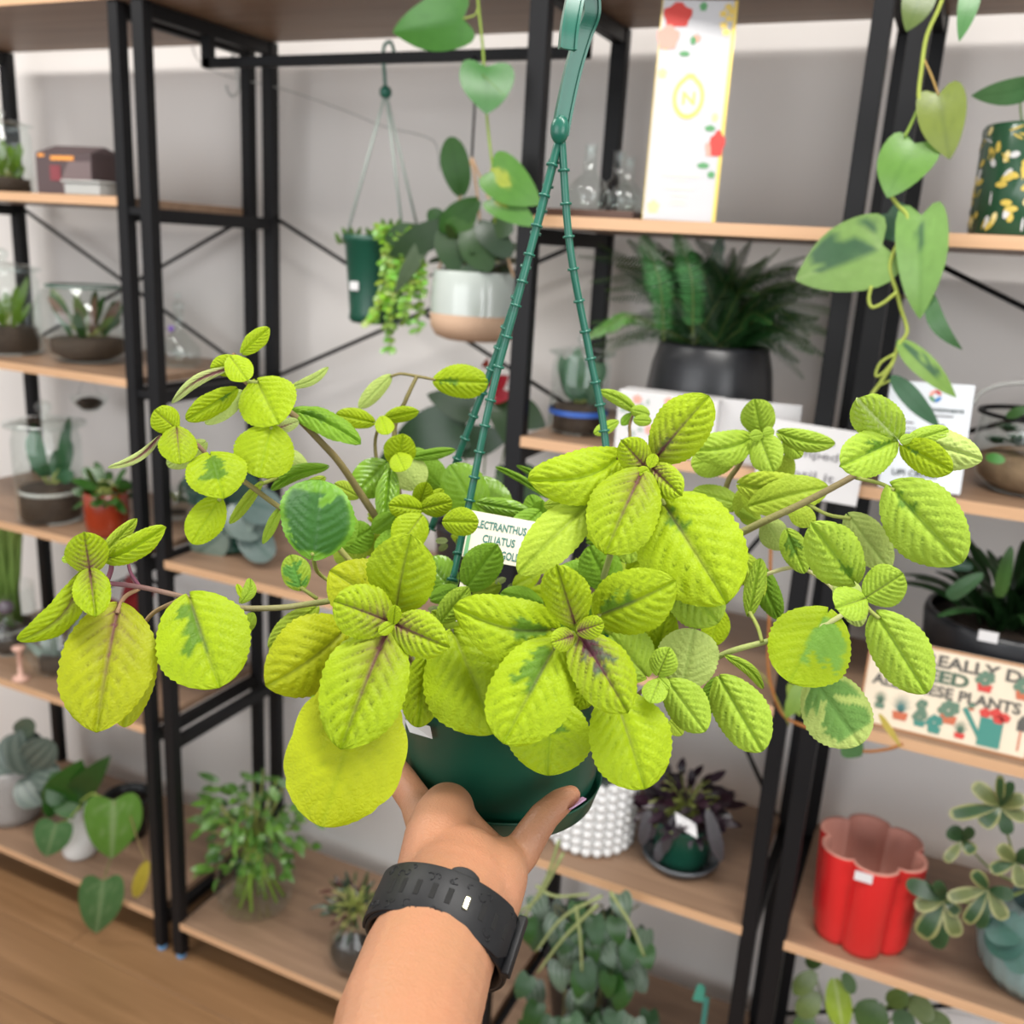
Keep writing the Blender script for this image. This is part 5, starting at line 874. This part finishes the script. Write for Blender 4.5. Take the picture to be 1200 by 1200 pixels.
# left branch
pl(hp, 138, 713, 112, 857, 104, .50, .475, col='Y', p=.65, quilt=.9, arch=.05, pet=[(163, 690, .505), (146, 700, .505)], petc=(.4, .25, .14)); pl(hp, 164, 735, 146, 852, 52, .52, .505, col='Y', quilt=.5, pet=[(212, 702, .51), (180, 718, .515)], petc=(.4, .28, .14)); pl(hp, 222, 700, 257, 805, 108, .505, .49, col='y', p=.35, d=.8, dside=1, quilt=.9, arch=.05)
pl(hp, 106, 671, 98, 624, 48, .49, .48, col='y', p=1.0, quilt=1.4); pl(hp, 105, 668, 112, 719, 42, .488, .475, col='y', p=.8, quilt=1.6); pl(hp, 94, 674, 22, 752, 36, .495, .48, col='y', p=.6, roll=.5, arch=.12, curve=-.12, quilt=.6); pl(hp, 124, 655, 192, 618, 30, .50, .49, col='y', roll=.3, arch=.1, curve=.07); pl(hp, 120, 650, 160, 608, 18, .51, col='o'); pl(hp, 84, 655, 72, 655, 10, .50, col='l', teeth=5)
stem([(125, 682, .50), (130, 668, .50), (131, 652, .50)], .0014, .0012, PU); stem([(164, 688, .505), (152, 668, .505), (149, 642, .505)], .001, .0008, PU)
pl(hp, 282, 706, 293, 678, 16, .52, col='l', curve=.15); pl(hp, 288, 742, 297, 718, 16, .525, col='l', fold=-.5); pl(hp, 284, 700, 278, 684, 8, .52, col='y')
# filler foliage low in the pot
rg = random.Random(77)
for i in range(75):
    x = rg.uniform(430, 800); y = rg.uniform(600, 760); zz = .60+rg.uniform(-.02, .05)+(700-y)*.00025; a = rg.uniform(0, 6.28); L = rg.uniform(26, 46)
    if 535 < x < 625 and 570 < y < 690: continue
    pl(hp, x, y, x+L*math.cos(a), y+L*math.sin(a)*.8, L*.62, zz, zz-.01, col=['g', 'o', 'y', 'g'][i % 4], nu=14, nv=10, quilt=.8, teeth=9)
for i in range(34):
    x = rg.uniform(500, 650); y = rg.uniform(625, 760); a = rg.uniform(0, 6.28); pl(hp, x, y, x+14*math.cos(a), y+11*math.sin(a), 8, .612, .605, col=(.25, .3, .12), hi=False, nu=6, nv=4)
# ------------------------------------------------------------------ arm and hand
def capsules(chain, vs, fs):
    """dense ellipsoid beads along (x,y,depth,radius px) joints; merged by a voxel remesh into one skin"""
    for a, b in zip(chain[:-1], chain[1:]):
        pa, pb = P(*a[:3]), P(*b[:3]); ra, rb = a[3]*a[2]/F, b[3]*b[2]/F; n = max(2, int((pb-pa).length/(min(ra, rb)*.22)))
        for i in range(n+1):
            t_ = i/n; yield pa.lerp(pb, t_), ra+(rb-ra)*t_
chains = [
 [(350, 2300, .19, 100), (400, 1750, .24, 98), (440, 1420, .30, 92), (462, 1290, .345, 88), (478, 1200, .385, 86), (500, 1130, .42, 79), (522, 1078, .45, 72)],          # forearm
 [(452, 1300, .35, 84), (474, 1205, .39, 84), (500, 1130, .425, 76)],
 [(522, 1078, .45, 72), (532, 1052, .467, 70), (538, 1030, .48, 62)],
 [(512, 1060, .462, 56), (511, 1020, .480, 47), (514, 985, .496, 42), (519, 964, .508, 38), (524, 950, .518, 33)],          # heel of the hand
 [(519, 960, .512, 36), (540, 985, .512, 36), (566, 1006, .510, 33), (588, 1014, .505, 28)],                               # upper edge of the palm
 [(560, 1048, .472, 54), (572, 1030, .482, 47), (584, 1018, .493, 36), (592, 1010, .50, 28)],                             # ball of the thumb
 [(538, 1005, .50, 40), (546, 1008, .53, 30), (560, 992, .57, 24), (576, 968, .62, 22)],                                   # palm under the pot
 [(594, 1012, .50, 27), (610, 1000, .503, 22.5), (623, 978, .507, 20.5), (637, 957, .512, 18.5), (655, 941, .517, 16.5), (669, 932, .52, 12.5)],   # thumb
 [(503, 968, .52, 27), (488, 940, .54, 20), (470, 914, .56, 19), (450, 890, .575, 18), (438, 868, .60, 17), (434, 850, .62, 14)],    # little finger up the side
 [(540, 972, .58, 18), (528, 940, .62, 18), (510, 905, .665, 17), (502, 872, .69, 15)],       # ring finger
 [(560, 975, .60, 18), (560, 940, .64, 18), (554, 900, .68, 17), (550, 868, .70, 15)],      # middle finger
 [(585, 976, .61, 18), (600, 942, .63, 18), (606, 905, .675, 16), (606, 875, .69, 14)]]     # index finger
mb = MB()
for ch in chains:
    for c_, r_ in capsules(ch, None, None): mb.ball(c_, r_, 16, 10)
person = mb.build('person', SKIN)
tag(person, 'bare forearm and hand of a person holding up the green pot, palm upward', 'person')
for v in person.data.vertices: pass
q = person.modifiers.new('remesh', 'REMESH'); q.mode = 'VOXEL'; q.voxel_size = .0013; q.use_smooth_shade = True
q = person.modifiers.new('smooth', 'SMOOTH'); q.factor = .5; q.iterations = 16
# thumbnail
nb = P(675, 935, .514); mbn = MB(); ax = (P(679, 930, .514)-P(664, 940, .512)).normalized(); sd_ = ax.cross(FW).normalized()
vs = []
for i in range(7):
    for j in range(5):
        u = i/6; v = j/4*2-1; wv = .0048*(1-.35*(2*u-1)**4)
        vs.append(nb+ax*(u-.7)*.011+(UP*-.6+FW*.2+RT*.6).normalized()*(.0042-.0012*v*v)+ax.cross((UP*-.6+RT*.6)).normalized()*v*wv)
mbn.add(vs, [(i*5+j, i*5+j+1, (i+1)*5+j+1, (i+1)*5+j) for i in range(6) for j in range(4)]); o = mbn.build('thumbnail', NAIL, person); q = o.modifiers.new('t', 'SOLIDIFY'); q.thickness = .0007
# watch band around the wrist
wc = P(519, 1088, .441); wax = (P(538, 1040, .460)-P(503, 1130, .433)).normalized()
ws = wax.cross(FW).normalized(); 
if ws.dot(RT) < 0: ws = -ws
wn = wax.cross(ws).normalized()
if wn.dot(FW) > 0: wn = -wn
WR = .0318; RA, RB = WR*1.0, WR*1.0; BW = .0245
def wp(a, v, off=0):      # angle a (0 = towards the lens side), v across the band, off outward
    return wc+ws*math.sin(a)*(RA+off)+wn*math.cos(a)*(RB+off)+wax*v
t = thing('watch_band', 'black silicone watch band with slots and a small metal pin on the wrist', 'watch', wc)
def strip(a0, a1, v0, v1, o0, o1, n=60):
    vs = []; fs = []
    for i in range(n+1):
        a = a0+(a1-a0)*i/n; f_ = i/n; va, vb = (v0(f_), v1(f_)) if callable(v0) else (v0, v1)
        vs += [wp(a, va, o0), wp(a, vb, o0), wp(a, vb, o1), wp(a, va, o1)]
    for i in range(n):
        for j in range(4): fs.append((i*4+j, i*4+(j+1) % 4, (i+1)*4+(j+1) % 4, (i+1)*4+j))
    fs += [(3, 2, 1, 0), (n*4, n*4+1, n*4+2, n*4+3)]
    return MB().add(vs, fs)
hb = BW/2
strip(-math.pi*1.15, math.pi*.85, -hb, hb, 0, .0018, 120).build('under_strap', RUBBER, t, True)
strip(-1.9, .92, lambda f_: -hb*(.96 if f_ < .93 else .96-.35*(f_-.93)/.07), lambda f_: hb*(.96 if f_ < .93 else .96-.35*(f_-.93)/.07), .0020, .0036, 90).build('over_strap', RUBBER, t, True, bevel=.0004)
strip(.05, .42, -hb*1.18, hb*1.12, .0012, .0030, 20).build('clasp_plate', RUBBER, t, True, bevel=.0012) if False else None
SLOT = mat('slot_shadow', (.002, .002, .002), .8)
for i, a in enumerate([-1.05, -.85, -.63, -.41, -.2, .27, .48, .70]):
    MB().obox(wp(a-.038, -.0036, .0031), wp(a+.038, -.0036, .0031)-wp(a-.038, -.0036, .0031), wax*.0072, (wp(a, 0, 1)-wp(a, 0, 0))*.0008).build('slot', SLOT, t, False, bevel=.0003)
pin = wp(.03, 0, .0036); MB().obox(pin-ws*.0013-wax*.003, ws*.0026, wax*.006, wn*.0012).build('metal_pin', mat('pale_brass', (.75, .72, .5), .25, metal=.9), t, False, bevel=.0006)
strip(-.30, .10, lambda f_: -(hb+.0034*math.sin(math.pi*f_)**.6), lambda f_: hb+.0030*math.sin(math.pi*f_)**.6, .0010, .0030, 24).build('clasp_plate', RUBBER, t, True, bevel=.0004)
rg = random.Random(8)
mb = MB()
for i in range(26):
    a = rg.uniform(-1.5, .85); v = rg.choice((-1, 1))*rg.uniform(.0055, .0095); r0 = rg.uniform(.0010, .0018); st = rg.uniform(0, 6)
    mb.tube([wp(a+math.cos(st+k*.7)*r0/RA, v+math.sin(st+k*.7)*r0, .0036) for k in range(6)], .0004, 5)
o = mb.build('embossed_curls', RUBBER, t)
strip(.98, 1.12, -hb*1.12, hb*1.12, .0018, .0058, 8).build('keeper_loop', RUBBER, t, True, bevel=.0008)
strip(1.12, 2.4, -hb, hb, .0018, .0032, 40).build('outer_strap', RUBBER, t, True, bevel=.0005)
